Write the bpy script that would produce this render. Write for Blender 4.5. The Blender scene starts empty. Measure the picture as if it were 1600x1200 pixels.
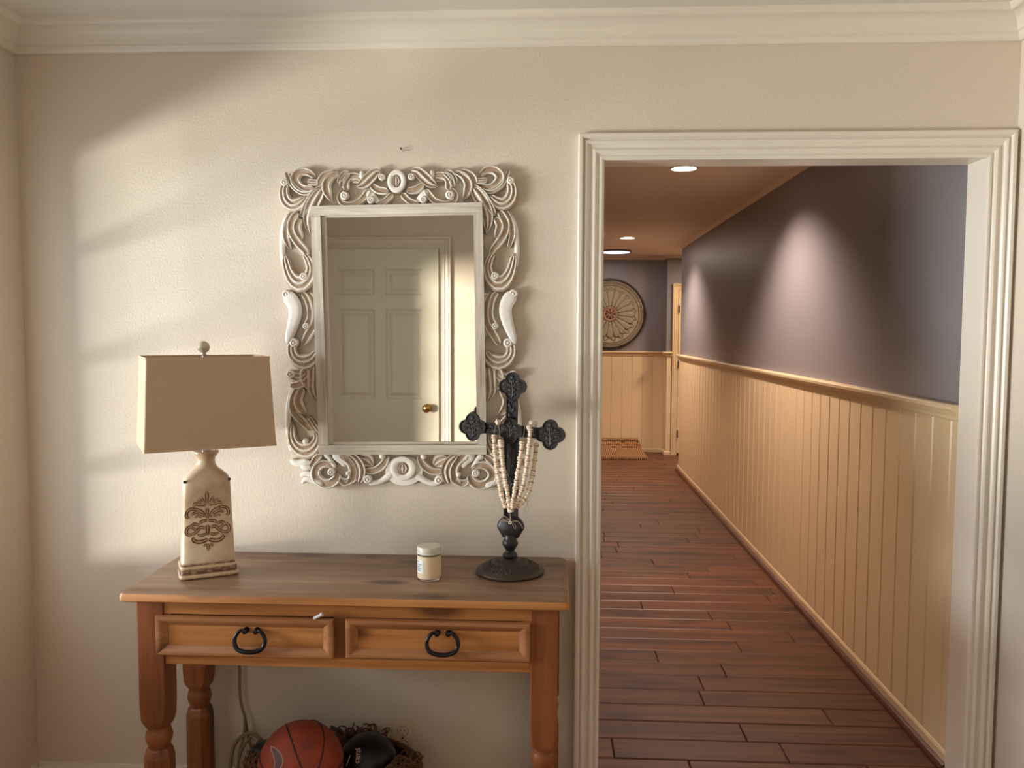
import bpy, bmesh, math, random
from mathutils import Vector, Matrix
from math import pi, sin, cos, radians
random.seed(7)
C = bpy.context.scene
COL = C.collection

# ---------------------------------------------------------------- camera, world, lights, exposure
D, H = 2.65, 1.489
cam_d = bpy.data.cameras.new('camera'); cam = bpy.data.objects.new('camera', cam_d); COL.objects.link(cam)
cam_d.sensor_width = 36.0; cam_d.lens = 36.0 * 1280 / 1600; cam_d.clip_start = 0.05
F_ = Vector((-.04949042, .99671427, -.06411985)); R_ = Vector((.99875024, .04983547, .00379217)); U_ = Vector((-.00697515, .06385204, .997935))
m = Matrix((R_, U_, -F_)).transposed().to_4x4(); m.translation = Vector((0, -D, H)); cam.matrix_world = m
C.camera = cam

w = bpy.data.worlds.new('sky'); C.world = w; w.use_nodes = True
bg = w.node_tree.nodes['Background']; bg.inputs['Color'].default_value = (.80, .90, 1.0, 1); bg.inputs['Strength'].default_value = 1.0

def light(name, kind, loc, target, energy, color, **kw):
    d = bpy.data.lights.new(name, kind); d.energy = energy; d.color = color
    for k, v in kw.items(): setattr(d, k, v)
    o = bpy.data.objects.new(name, d); COL.objects.link(o); o.location = loc
    o.rotation_euler = (Vector(target) - Vector(loc)).to_track_quat('-Z', 'Y').to_euler()
    return o
# sun through the side window onto the back wall, and the bright ground outside that window
light('sun', 'SUN', (-5, 0, 3), (-5 + .66, -.75, 3 - .03), 4.1, (1.0, .92, .78), angle=radians(9))
light('daylight_from_lawn', 'AREA', (-6.5, -3.5, -.05), (0.2, -.2, 2.0), 235, (1.0, .995, .90), shape='RECTANGLE', size=1.8, size_y=.8)
light('daylight_from_sky', 'AREA', (-6.0, -1.7, 1.60), (1.4, -1.1, 1.45), 150, (.90, .95, 1.0), shape='RECTANGLE', size=1.4, size_y=1.0)

vs = C.view_settings
C.display_settings.display_device = 'sRGB'
vs.view_transform = 'Standard'; vs.look = 'None'; vs.gamma = 1.0; vs.use_curve_mapping = False
vs.exposure = 1.0

# ---------------------------------------------------------------- helpers
def lin(c):
    return tuple(((v / 255) / 12.92 if v / 255 <= .04045 else ((v / 255 + .055) / 1.055) ** 2.4) for v in c)

def P(nt, t, **kw):
    n = nt.nodes.new(t)
    for k, v in kw.items():
        if k in n.inputs: n.inputs[k].default_value = v
        else: setattr(n, k, v)
    return n

def mat(name, rgb, rough=.6, metal=0.0, spec=None, bump=None, vary=None, coat=0.0):
    m_ = bpy.data.materials.new(name); m_.use_nodes = True; nt = m_.node_tree; b = nt.nodes['Principled BSDF']
    c = lin(rgb) + (1,)
    b.inputs['Base Color'].default_value = c; b.inputs['Roughness'].default_value = rough; b.inputs['Metallic'].default_value = metal
    if spec is not None: b.inputs['Specular IOR Level'].default_value = spec
    if coat: b.inputs['Coat Weight'].default_value = coat; b.inputs['Coat Roughness'].default_value = .15
    if bump:
        sc, st = bump
        tc = nt.nodes.new('ShaderNodeTexCoord'); n = P(nt, 'ShaderNodeTexNoise', Scale=sc, Detail=2.0)
        nt.links.new(tc.outputs['Object'], n.inputs['Vector'])
        bp = P(nt, 'ShaderNodeBump', Strength=st, Distance=.003); nt.links.new(n.outputs[0], bp.inputs['Height']); nt.links.new(bp.outputs[0], b.inputs['Normal'])
    if vary:
        sc, rgb2, a = vary
        tc = nt.nodes.new('ShaderNodeTexCoord'); n = P(nt, 'ShaderNodeTexNoise', Scale=sc, Detail=4.0)
        nt.links.new(tc.outputs['Object'], n.inputs['Vector'])
        mr = P(nt, 'ShaderNodeMapRange'); mr.inputs[1].default_value = .42; mr.inputs[2].default_value = .62; mr.inputs[3].default_value = 0; mr.inputs[4].default_value = a
        nt.links.new(n.outputs[0], mr.inputs[0])
        mx = P(nt, 'ShaderNodeMix', data_type='RGBA'); mx.inputs[6].default_value = c; mx.inputs[7].default_value = lin(rgb2) + (1,)
        nt.links.new(mr.outputs[0], mx.inputs[0]); nt.links.new(mx.outputs[2], b.inputs['Base Color'])
    return m_

def wood(name, light_c, dark_c, axis='X', scale=1.0, rough=.45, knots=0.0, per_object=.0, knot_c=(45, 25, 15), bump=.15, wear=None):
    m_ = bpy.data.materials.new(name); m_.use_nodes = True; nt = m_.node_tree; L = nt.links.new; b = nt.nodes['Principled BSDF']
    b.inputs['Roughness'].default_value = rough
    tc = nt.nodes.new('ShaderNodeTexCoord'); oi = nt.nodes.new('ShaderNodeObjectInfo')
    add = P(nt, 'ShaderNodeVectorMath', operation='ADD')
    sc = P(nt, 'ShaderNodeVectorMath', operation='SCALE'); sc.inputs[3].default_value = 13.0
    cmb = nt.nodes.new('ShaderNodeCombineXYZ')
    for i in range(3): L(oi.outputs['Random'], cmb.inputs[i])
    L(cmb.outputs[0], sc.inputs[0]); L(tc.outputs['Object'], add.inputs[0]); L(sc.outputs[0], add.inputs[1])
    mp = nt.nodes.new('ShaderNodeMapping'); s = {'X': (1.2, 22, 22), 'Y': (22, 1.2, 22), 'Z': (22, 22, 1.2)}[axis]
    mp.inputs['Scale'].default_value = tuple(v * scale for v in s); L(add.outputs[0], mp.inputs[0])
    n1 = P(nt, 'ShaderNodeTexNoise', Scale=1.0, Detail=6.0, Distortion=.6); L(mp.outputs[0], n1.inputs['Vector'])
    n2 = P(nt, 'ShaderNodeTexNoise', Scale=4.5, Detail=4.0); L(mp.outputs[0], n2.inputs['Vector'])
    ma = P(nt, 'ShaderNodeMath', operation='MULTIPLY_ADD'); L(n2.outputs[0], ma.inputs[0]); ma.inputs[1].default_value = .45; L(n1.outputs[0], ma.inputs[2])
    cr = nt.nodes.new('ShaderNodeValToRGB'); cr.color_ramp.elements[0].position = .48; cr.color_ramp.elements[1].position = .9
    cr.color_ramp.elements[0].color = lin(dark_c) + (1,); cr.color_ramp.elements[1].color = lin(light_c) + (1,)
    L(ma.outputs[0], cr.inputs[0]); out = cr.outputs[0]
    if knots:
        mk = nt.nodes.new('ShaderNodeMapping'); ks = {'X': (3.2, 9, 9), 'Y': (9, 3.2, 9), 'Z': (9, 9, 3.2)}[axis]; mk.inputs['Scale'].default_value = ks
        L(add.outputs[0], mk.inputs[0])
        vo = P(nt, 'ShaderNodeTexVoronoi', Scale=knots); L(mk.outputs[0], vo.inputs['Vector'])
        kr = P(nt, 'ShaderNodeMapRange'); kr.inputs[1].default_value = .13; kr.inputs[2].default_value = .27; kr.inputs[3].default_value = .8; kr.inputs[4].default_value = 0
        L(vo.outputs['Distance'], kr.inputs[0])
        mx = P(nt, 'ShaderNodeMix', data_type='RGBA'); L(kr.outputs[0], mx.inputs[0]); L(out, mx.inputs[6]); mx.inputs[7].default_value = lin(knot_c) + (1,)
        out = mx.outputs[2]
    if wear:
        n3 = P(nt, 'ShaderNodeTexNoise', Scale=5.0, Detail=5.0); L(tc.outputs['Object'], n3.inputs['Vector'])
        wr = P(nt, 'ShaderNodeMapRange'); wr.inputs[1].default_value = .4; wr.inputs[2].default_value = .66; wr.inputs[4].default_value = .75; L(n3.outputs[0], wr.inputs[0])
        mx = P(nt, 'ShaderNodeMix', data_type='RGBA'); L(wr.outputs[0], mx.inputs[0]); L(out, mx.inputs[6]); mx.inputs[7].default_value = lin(wear) + (1,)
        out = mx.outputs[2]
    if per_object:
        mr = P(nt, 'ShaderNodeMapRange'); mr.inputs[3].default_value = 1 - per_object; mr.inputs[4].default_value = 1 + per_object; L(oi.outputs['Random'], mr.inputs[0])
        vm = P(nt, 'ShaderNodeVectorMath', operation='SCALE'); L(out, vm.inputs[0]); L(mr.outputs[0], vm.inputs[3]); out = vm.outputs[0]
    L(out, b.inputs['Base Color'])
    bp = P(nt, 'ShaderNodeBump', Strength=bump, Distance=.002); L(ma.outputs[0], bp.inputs['Height']); L(bp.outputs[0], b.inputs['Normal'])
    return m_

def emat(name, rgb, strength):
    m_ = bpy.data.materials.new(name); m_.use_nodes = True; nt = m_.node_tree
    e = P(nt, 'ShaderNodeEmission', Strength=strength); e.inputs[0].default_value = lin(rgb) + (1,)
    nt.links.new(e.outputs[0], nt.nodes['Material Output'].inputs[0]); return m_

def relief_mat(name, high, low, rough=.6, lo=.25, hi=.85, grain=None, spec=None):
    """two-tone paint: 'rim' attribute says how far an edge stands proud (worn or wiped there)"""
    m_ = bpy.data.materials.new(name); m_.use_nodes = True; nt = m_.node_tree; L = nt.links.new; b = nt.nodes['Principled BSDF']
    b.inputs['Roughness'].default_value = rough
    if spec is not None: b.inputs['Specular IOR Level'].default_value = spec
    at = nt.nodes.new('ShaderNodeAttribute'); at.attribute_name = 'rim'
    tc = nt.nodes.new('ShaderNodeTexCoord'); n = P(nt, 'ShaderNodeTexNoise', Scale=grain or 60.0, Detail=5.0); L(tc.outputs['Object'], n.inputs['Vector'])
    ma = P(nt, 'ShaderNodeMath', operation='MULTIPLY_ADD'); L(n.outputs[0], ma.inputs[0]); ma.inputs[1].default_value = .7; L(at.outputs['Fac'], ma.inputs[2])
    mr = P(nt, 'ShaderNodeMapRange'); mr.inputs[1].default_value = lo + .35; mr.inputs[2].default_value = hi + .35; L(ma.outputs[0], mr.inputs[0])
    mx = P(nt, 'ShaderNodeMix', data_type='RGBA'); L(mr.outputs[0], mx.inputs[0]); mx.inputs[6].default_value = lin(low) + (1,); mx.inputs[7].default_value = lin(high) + (1,)
    L(mx.outputs[2], b.inputs['Base Color'])
    bp = P(nt, 'ShaderNodeBump', Strength=.2, Distance=.001); L(n.outputs[0], bp.inputs['Height']); L(bp.outputs[0], b.inputs['Normal'])
    return m_

def props(o, label=None, cat=None, group=None, kind=None):
    if label: o['label'] = label
    if cat: o['category'] = cat
    if group: o['group'] = group
    if kind: o['kind'] = kind
    return o

def empty(name, loc, label=None, cat=None, group=None, rot=(0, 0, 0)):
    o = bpy.data.objects.new(name, None); COL.objects.link(o); o.location = loc; o.rotation_euler = rot; o.empty_display_size = .05
    props(o, label, cat, group); o.matrix_world = Matrix.LocRotScale(Vector(loc), Matrix.Rotation(rot[2], 3, 'Z').to_quaternion() if rot[2] else Matrix.Identity(3).to_quaternion(), None)
    return o

class MB:
    def __init__(s): s.v = []; s.f = []; s.rim = {}; s.mi = []; s.cur = 0
    def add(s, vs, fs, rim=None):
        o = len(s.v); s.v += [tuple(v) for v in vs]
        for f in fs: s.f.append(tuple(i + o for i in f)); s.mi.append(s.cur)
        if rim:
            for i, r in enumerate(rim): s.rim[o + i] = r
        return o
    def box(s, x0, x1, y0, y1, z0, z1, bev=0.0):
        if bev <= 0:
            s.add([(x, y, z) for x in (x0, x1) for y in (y0, y1) for z in (z0, z1)],
                  [(0, 1, 3, 2), (4, 6, 7, 5), (0, 4, 5, 1), (2, 3, 7, 6), (0, 2, 6, 4), (1, 5, 7, 3)]); return
        bm = bmesh.new(); bmesh.ops.create_cube(bm, size=1)
        for v in bm.verts: v.co = Vector(((x0 + x1) / 2 + v.co.x * (x1 - x0), (y0 + y1) / 2 + v.co.y * (y1 - y0), (z0 + z1) / 2 + v.co.z * (z1 - z0)))
        bmesh.ops.bevel(bm, geom=bm.edges[:], offset=bev, segments=2, affect='EDGES', profile=.6)
        bm.verts.index_update(); s.add([v.co[:] for v in bm.verts], [[v.index for v in f.verts] for f in bm.faces]); bm.free()
    def rings(s, rings, cap0=True, cap1=True, closed=True, rim=None):
        n = len(rings[0]); vs = [p for r in rings for p in r]; fs = []
        for i in range(len(rings) - 1):
            for j in range(n if closed else n - 1):
                k = (j + 1) % n; fs.append((i * n + j, i * n + k, (i + 1) * n + k, (i + 1) * n + j))
        if cap0: fs.append(tuple(range(n))[::-1])
        if cap1: fs.append(tuple((len(rings) - 1) * n + j for j in range(n)))
        s.add(vs, fs, rim)
    def lathe(s, prof, c=(0, 0, 0), n=32, sx=1, sy=1, fn=None):
        rs = []
        for r, z in prof:
            ring = []
            for j in range(n):
                a = 2 * pi * j / n; rr = r if not fn else fn(r, z, a)
                ring.append((c[0] + rr * cos(a) * sx, c[1] + rr * sin(a) * sy, c[2] + z))
            rs.append(ring)
        s.rings(rs)
    def tube(s, pts, r, n=8, caps=True):
        pts = [Vector(p) for p in pts]; rs = []; up = None
        for i, p in enumerate(pts):
            t = (pts[min(i + 1, len(pts) - 1)] - pts[max(i - 1, 0)])
            if t.length < 1e-9: t = Vector((0, 0, 1))
            t.normalize()
            if up is None: up = Vector((0, 0, 1)) if abs(t.z) < .9 else Vector((1, 0, 0))
            a = t.cross(up)
            if a.length < 1e-6: a = t.orthogonal()
            a.normalize(); b_ = a.cross(t); up = b_
            rr = r(i / (len(pts) - 1)) if callable(r) else r
            rs.append([tuple(p + a * rr * cos(2 * pi * j / n) + b_ * rr * sin(2 * pi * j / n)) for j in range(n)])
        s.rings(rs, caps, caps)
    def sphere(s, c, r, seg=20, rg=12):
        s.lathe([(max(1e-5, r * sin(pi * i / rg)), -r * cos(pi * i / rg)) for i in range(rg + 1)], c, seg)
    def build(s, name, material, parent=None, smooth=False, label=None, cat=None, group=None, kind=None, auto=None):
        me = bpy.data.meshes.new(name); vs = s.v; o = bpy.data.objects.new(name, me)
        if parent is not None:
            wm = parent.matrix_basis.copy(); pp = parent.parent
            while pp: wm = pp.matrix_basis @ wm; pp = pp.parent
            inv = wm.inverted()
            vs = [tuple(inv @ Vector(v)) for v in vs]
        me.from_pydata(vs, [], s.f)
        mats = material if isinstance(material, (list, tuple)) else [material]
        for m_ in mats: me.materials.append(m_)
        if len(mats) > 1: me.polygons.foreach_set('material_index', s.mi)
        if s.rim:
            a = me.attributes.new('rim', 'FLOAT', 'POINT'); a.data.foreach_set('value', [s.rim.get(i, 0.0) for i in range(len(vs))])
        bm = bmesh.new(); bm.from_mesh(me); bmesh.ops.recalc_face_normals(bm, faces=bm.faces[:]); bm.to_mesh(me); bm.free()
        if smooth:
            me.polygons.foreach_set('use_smooth', [True] * len(me.polygons))
            if auto: me.set_sharp_from_angle(angle=radians(auto))
        COL.objects.link(o)
        if parent is not None: o.parent = parent
        props(o, label, cat, group, kind); me.update(); return o

def catmull(pts, n):
    """resample a polyline of tuples (any dimension) as a smooth curve, n points"""
    k = len(pts) - 1; out = []
    for i in range(n):
        t = i / (n - 1) * k; a = min(int(t), k - 1); f = t - a
        p0, p1, p2, p3 = pts[max(a - 1, 0)], pts[a], pts[a + 1], pts[min(a + 2, k)]
        out.append(tuple(.5 * (2 * q1 + (q2 - q0) * f + (2 * q0 - 5 * q1 + 4 * q2 - q3) * f * f + (3 * q1 - q0 - 3 * q2 + q3) * f ** 3) for q0, q1, q2, q3 in zip(p0, p1, p2, p3)))
    return out

def stroke(mb, pts, hw, h, base, W, style='cup', M=9, N=None, cap=True):
    """a carved leaf or scroll: centreline pts with half widths hw (drawing units), swept with a hollow or ridged section.
    W(x, y, height) places a drawing point in the world"""
    if W.__name__ == 'Wm': hw = [w_ * 1.14 for w_ in hw]
    q = [(p[0], p[1], w_) for p, w_ in zip(pts, hw)]
    ln = sum(math.dist(q[i][:2], q[i + 1][:2]) for i in range(len(q) - 1))
    N = N or max(8, min(30, int(ln / (.45 * max(hw))))); c = catmull(q, N)
    s_ = [0]
    for i in range(N - 1): s_.append(s_[-1] + math.dist(c[i][:2], c[i + 1][:2]))
    rs = []; rim = []
    for i, (x, y, w_) in enumerate(c):
        a = c[max(i - 1, 0)]; b = c[min(i + 1, N - 1)]; tx, ty = b[0] - a[0], b[1] - a[1]; l = math.hypot(tx, ty) or 1; nx, ny = -ty / l, tx / l
        w_ = max(w_, .05 * max(hw))
        e = 1.0
        if cap:
            for dd in (s_[i], s_[-1] - s_[i]):
                if dd < w_: e = min(e, math.sqrt(max(.04, 1 - (1 - dd / w_) ** 2)))
        ring = []; rr = []
        ww = w_ * e
        ring.append((nx, ny, -1.0, 0)); 
        for k in range(M):
            u = -1 + 2 * k / (M - 1); au = abs(u)
            if style == 'cup': p = .52 + .48 * max(0, 1 - ((au - .8) / .2) ** 2 if au > .6 else (au / .6) ** 2 * 0.0); r_ = 1.0 if au > .65 else .1
            elif style == 'ridge': g = abs(cos(pi * u)); p = .5 + .5 * g * (1 - .3 * au); r_ = .9 if g > .75 else .15
            elif style == 'multi': g = .5 + .5 * cos(3 * pi * u); p = .6 + .4 * g * (1 - .35 * au); r_ = .9 if g > .7 else .15
            elif style == 'flat': p = 1 - .25 * au ** 4; r_ = .75
            else: p = .25 + .75 * math.sqrt(max(0, 1 - u * u)); r_ = .8 if au < .8 else .35
            p *= (.55 + .45 * e)
            ring.append((nx, ny, u, p)); rr.append(r_)
        ring.append((nx, ny, 1.0, 0))
        rs.append([W(x + a_ * b_u * ww, y + b_ * b_u * ww, (base + h * p_) if p_ > 0 else .0) for a_, b_, b_u, p_ in ring])
        rim += [0.1] + rr + [0.1]
    mb.rings(rs, True, True, True, rim)

def blob(mb, x, y, r, h, base, W, spiral=False, ry=None, N=14, r_=.85):
    ry = ry or r; rs = []; rim = []
    prof = [(1, 0, .1), (1, .45, .4), (.9, .8, r_), (.62, 1.0, r_), (.4, .82 if spiral else 1.05, .2 if spiral else r_), (.18, 1.05 if spiral else 1.1, r_), (.02, 1.1, r_)]
    for f, p, rr in prof:
        rs.append([W(x + r * f * cos(2 * pi * j / N), y + ry * f * sin(2 * pi * j / N), (base + h * p) if p else 0) for j in range(N)]); rim += [rr] * N
    mb.rings(rs, True, True, True, rim)

# ---------------------------------------------------------------- materials
M_wall = mat('cream_wall_paint', (220, 208, 192), .55, bump=(150, .38))
M_wall_s = mat('smooth_wall_paint', (220, 208, 192), .55)
M_ceil = mat('ceiling_paint', (225, 221, 212), .8)
M_trim = mat('cream_gloss_trim', (231, 223, 210), .32)
M_slate = mat('slate_hall_paint', (132, 127, 130), .42, bump=(90, .12))
M_bead = mat('cream_wainscot_paint', (224, 200, 162), .36)
M_hceil = mat('hall_ceiling_paint', (228, 206, 184), .75)
M_plank = wood('hall_floor_wood', (108, 63, 36), (52, 29, 17), 'X', 1.0, .46, .6, .13, (40, 22, 15))
M_plank_edge = mat('floor_joint', (38, 18, 12), .7)
M_shoe = mat('brown_shoe_moulding', (78, 36, 24), .4)
M_fl = wood('foyer_floor_wood', (196, 158, 120), (150, 112, 78), 'X', .8, .5)
M_tabtop = wood('weathered_table_top', (168, 134, 104), (110, 82, 60), 'X', .75, .42, 1.0, 0, (62, 40, 30), wear=(132, 102, 80))
M_tab = wood('honey_pine', (206, 142, 80), (156, 94, 48), 'X', .8, .42, .9, .06, (88, 46, 22))
M_tabv = wood('dark_pine_leg', (164, 98, 56), (112, 60, 32), 'Z', .8, .42, .7, .08, (70, 34, 18))
M_tabm = wood('drawer_moulding_pine', (186, 130, 84), (146, 92, 54), 'X', .9, .45, .8, .05, (80, 44, 26))
M_iron = mat('black_iron', (34, 31, 33), .4, spec=.5, bump=(220, .15))
M_ironbr = mat('bronzed_iron', (74, 60, 50), .45, .3, bump=(220, .2))
M_pull = mat('black_pull_metal', (38, 38, 42), .3, .6)
M_wash = relief_mat('whitewashed_carved_wood', (240, 235, 226), (174, 150, 126), .62, .12, .7, 90)
M_washr = wood('whitewashed_rail', (226, 220, 208), (182, 168, 150), 'X', 2.4, .6)
M_washv = wood('whitewashed_stile', (226, 220, 208), (182, 168, 150), 'Z', 2.4, .6)
M_glass_mir = mat('mirror_silver', (248, 246, 240), .012, 1.0)
M_shade = mat('linen_shade', (202, 174, 144), .9, bump=(500, .3))
M_shade_in = mat('shade_edge_tape', (206, 178, 148), .9)
M_cer = mat('crackled_cream_ceramic', (226, 206, 178), .12, vary=(9, (186, 152, 122), .9), coat=.6)
M_cerorn = relief_mat('ceramic_ornament', (222, 190, 152), (92, 56, 34), .2, .2, .8, 150)
M_chip = mat('chipped_glaze', (40, 30, 26), .5)
M_cerband = relief_mat('ceramic_foot', (228, 202, 168), (110, 72, 48), .18, .2, .8, 70)
M_chrome = mat('brushed_steel', (190, 188, 184), .3, 1.0)
M_fin = mat('cream_finial', (206, 196, 170), .35)
M_wax = mat('ivory_wax', (238, 214, 178), .45); M_wax.node_tree.nodes['Principled BSDF'].inputs['Subsurface Weight'].default_value = .25
M_label = mat('white_paper_label', (240, 242, 240), .6)
M_ink = mat('grey_ink', (120, 130, 140), .6)
M_beadw = mat('raw_wood_bead', (244, 226, 204), .55)
M_beadb = mat('brown_bead_band', (150, 98, 66), .6)
M_twine = mat('twine', (176, 160, 132), .9)
M_ball = mat('orange_rubber', (168, 68, 40), .5, bump=(330, .9), vary=(14, (146, 56, 36), .6))
M_seam = mat('black_rubber_seam', (30, 22, 22), .6)
M_bwhite = mat('silver_print', (205, 190, 180), .5)
M_swoosh = mat('grey_brown_print', (104, 66, 54), .5)
M_black = mat('black_vinyl', (20, 22, 28), .42)
M_yarn = mat('brown_yarn', (110, 76, 48), .95, bump=(200, .6))
M_wick = mat('dark_wicker', (96, 66, 42), .7)
M_cord = mat('beige_cord', (142, 116, 84), .6)
M_plate = mat('outlet_plastic', (222, 200, 172), .35)
M_slot = mat('outlet_slot', (40, 28, 22), .6)
M_brass = mat('polished_brass', (200, 160, 90), .18, 1.0)
M_hinge = mat('dark_hinge', (70, 50, 36), .45, .5)
M_door = mat('cream_door_paint', (226, 222, 205), .3)
M_jute = mat('jute_weave', (176, 132, 92), .95); nt = M_jute.node_tree
tc = nt.nodes.new('ShaderNodeTexCoord'); wa = P(nt, 'ShaderNodeTexWave', Scale=14.0, Distortion=1.5, bands_direction='X'); wb = P(nt, 'ShaderNodeTexWave', Scale=14.0, Distortion=1.5, bands_direction='Y')
mu = P(nt, 'ShaderNodeMath', operation='MULTIPLY'); rp = nt.nodes.new('ShaderNodeValToRGB'); rp.color_ramp.elements[0].color = lin((92, 58, 34)) + (1,); rp.color_ramp.elements[1].color = lin((196, 150, 104)) + (1,); rp.color_ramp.elements[1].position = .6
nt.links.new(tc.outputs['Object'], wa.inputs[0]); nt.links.new(tc.outputs['Object'], wb.inputs[0]); nt.links.new(wa.outputs[1], mu.inputs[0]); nt.links.new(wb.outputs[1], mu.inputs[1]); nt.links.new(mu.outputs[0], rp.inputs[0]); nt.links.new(rp.outputs[0], nt.nodes['Principled BSDF'].inputs['Base Color'])
bp = P(nt, 'ShaderNodeBump', Strength=.8, Distance=.004); nt.links.new(mu.outputs[0], bp.inputs['Height']); nt.links.new(bp.outputs[0], nt.nodes['Principled BSDF'].inputs['Normal'])
M_plaq = relief_mat('aged_green_plaque', (158, 146, 118), (88, 74, 62), .6, .2, .85, 40)
M_plaqc = relief_mat('aged_rose_plaque', (190, 142, 112), (96, 58, 48), .6, .2, .85, 60)
M_plaqd = mat('dark_plaque_rim', (46, 32, 28), .5)
M_can = emat('lamp_face', (255, 226, 206), 14)
M_led = emat('cool_led_face', (206, 214, 240), .95)
M_canring = mat('lamp_trim', (220, 205, 190), .5)
M_grille = mat('gutta_glass', (255, 255, 255), 0)

# ---------------------------------------------------------------- the setting: foyer
XW, XE, YS = -1.76, 1.43, -3.07       # foyer side walls and back wall
ZF, ZC = -.12, 2.47                   # foyer floor (a step below the hall) and ceiling
OL, OR, OT = .160, 1.342, 2.034       # cased opening
def struct(name, mb, m_, parent=None, **k):
    return mb.build(name, m_, parent, kind='structure', **k)
b = MB()
b.box(XW - .15, OL - .014, 0, .12, ZF, 2.62); b.box(OR + .014, XE + .15, 0, .12, ZF, 2.62); b.box(OL - .014, OR + .014, 0, .12, OT + .014, 2.62)
wall_n = struct('wall_north', b, M_wall)
# side window opening in the west wall
WY0, WY1, WZ0, WZ1 = -2.0, -.17, .62, 1.99
b = MB(); T = .13
b.box(XW - T, XW, YS - .12, WY0, ZF, 2.62); b.box(XW - T, XW, WY1, 0, ZF, 2.62); b.box(XW - T, XW, WY0, WY1, ZF, WZ0); b.box(XW - T, XW, WY0, WY1, WZ1, 2.62)
struct('wall_west', b, M_wall)
b = MB(); b.box(XE, XE + .12, YS - .12, 0, ZF, 2.62); struct('wall_east', b, M_wall)
b = MB(); b.box(XW - T, XE + .12, YS - .12, YS, ZF, 2.62); struct('wall_south', b, M_wall)
b = MB(); b.box(XW - T, XE + .12, YS - .12, -.0, ZC, ZC + .15); struct('ceiling', b, M_ceil)
b = MB(); b.box(XW - T, XE + .12, YS - .12, -.001, ZF - .1, ZF); struct('floor', b, M_fl)
# window frame with muntins
b = MB(); b.box(XW - .10, XW - .05, WY0, WY0 + .04, WZ0, WZ1); b.box(XW - .10, XW - .05, WY1 - .04, WY1, WZ0, WZ1); b.box(XW - .10, XW - .05, WY0 + .04, WY1 - .04, WZ0, WZ0 + .04); b.box(XW - .10, XW - .05, WY0 + .04, WY1 - .04, WZ1 - .04, WZ1)
win = struct('window_1', b, M_trim)
ym = (WY0 + WY1) / 2
b = MB(); b.box(XW - .10, XW - .05, ym - .03, ym + .03, WZ0 + .04, WZ1 - .04); b.build('mullion', M_trim, win)
for k in range(1, 4):
    z = WZ0 + (WZ1 - WZ0) * k / 4; b = MB()
    b.box(XW - .085, XW - .065, WY0 + .04, ym - .03, z - .011, z + .011); b.box(XW - .085, XW - .065, ym + .03, WY1 - .04, z - .011, z + .011); b.build('glazing_bar', M_trim, win)
for y in (WY0 + .56, ym + .53):
    b = MB(); b.box(XW - .085, XW - .065, y - .011, y + .011, WZ0 + .04, WZ1 - .04); b.build('glazing_bar', M_trim, win)

M_pane = bpy.data.materials.new('window_glass'); M_pane.use_nodes = True; nt = M_pane.node_tree
tr = nt.nodes.new('ShaderNodeBsdfTransparent'); gl = P(nt, 'ShaderNodeBsdfGlossy', Roughness=.02); ms = nt.nodes.new('ShaderNodeMixShader'); ms.inputs[0].default_value = .06
nt.links.new(tr.outputs[0], ms.inputs[1]); nt.links.new(gl.outputs[0], ms.inputs[2]); nt.links.new(ms.outputs[0], nt.nodes['Material Output'].inputs[0])
for ya, yb2 in ((WY0 + .04, ym - .03), (ym + .03, WY1 - .04)):
    b = MB(); b.box(XW - .077, XW - .073, ya, yb2, WZ0 + .04, WZ1 - .04); b.build('pane', M_pane, win)
def mould(mb, prof, path, closed=False):
    """sweep a profile of (out, up) along a horizontal path of (x, y) with mitred corners; 'out' points to the left of travel"""
    n = len(path); rs = []
    for i, p in enumerate(path):
        p = Vector(p)
        d0 = (p - Vector(path[i - 1])).normalized() if i > 0 else None
        d1 = (Vector(path[i + 1]) - p).normalized() if i < n - 1 else None
        d0 = d0 or d1; d1 = d1 or d0
        n0 = Vector((-d0.y, d0.x)); n1 = Vector((-d1.y, d1.x)); mm = (n0 + n1); mm = mm / mm.dot(n0)
        rs.append([(p.x + mm.x * o_, p.y + mm.y * o_, z) for o_, z in prof])
    mb.rings(rs)
def cove(o0, z0, o1, z1, n=6):
    return [(o0 + (o1 - o0) * (1 - cos(pi / 2 * i / n)), z0 + (z1 - z0) * sin(pi / 2 * i / n)) for i in range(n + 1)]
crown = [(0, 2.382), (.012, 2.382), (.018, 2.388), (.022, 2.398), (.022, 2.404), (.028, 2.408)] + cove(.030, 2.410, .072, 2.450)[1:] + [(.076, 2.452), (.080, 2.458), (.084, 2.470), (0, 2.470)]
for nm, path in (('trim_1', [(XE, 0), (XW, 0)]), ('trim_2', [(XW, 0), (XW, YS)]), ('trim_3', [(XW, YS), (XE, YS)]), ('trim_4', [(XE, YS), (XE, 0)])):
    b = MB(); (x0, y0), (x1, y1) = path; dx, dy = (x1 - x0), (y1 - y0); l = math.hypot(dx, dy); ux, uy = dx / l, dy / l
    rs = []
    for s_, (px, py) in ((1, (x0, y0)), (-1, (x1, y1))):
        rs.append([(px - uy * o_ + ux * s_ * o_, py + ux * o_ + uy * s_ * o_, z) for o_, z in crown])
    b.rings(rs); struct(nm, b, M_trim)
base_p = [(0, ZF), (.014, ZF), (.014, ZF + .095), (.011, ZF + .105), (.008, ZF + .112), (.006, ZF + .125), (0, ZF + .125)]
for nm, path in (('baseboard_north', [(.078, 0), (XW, 0)]), ('baseboard_west', [(XW, -.0141), (XW, YS)]), ('baseboard_east', [(XE, YS), (XE, -.003)]), ('baseboard_south_left', [(XW, YS), (-1.70, YS)]), ('baseboard_south', [(-.70, YS), (XE - .0141, YS)])):
    b = MB(); mould(b, base_p, path); struct(nm, b, M_trim)

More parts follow.
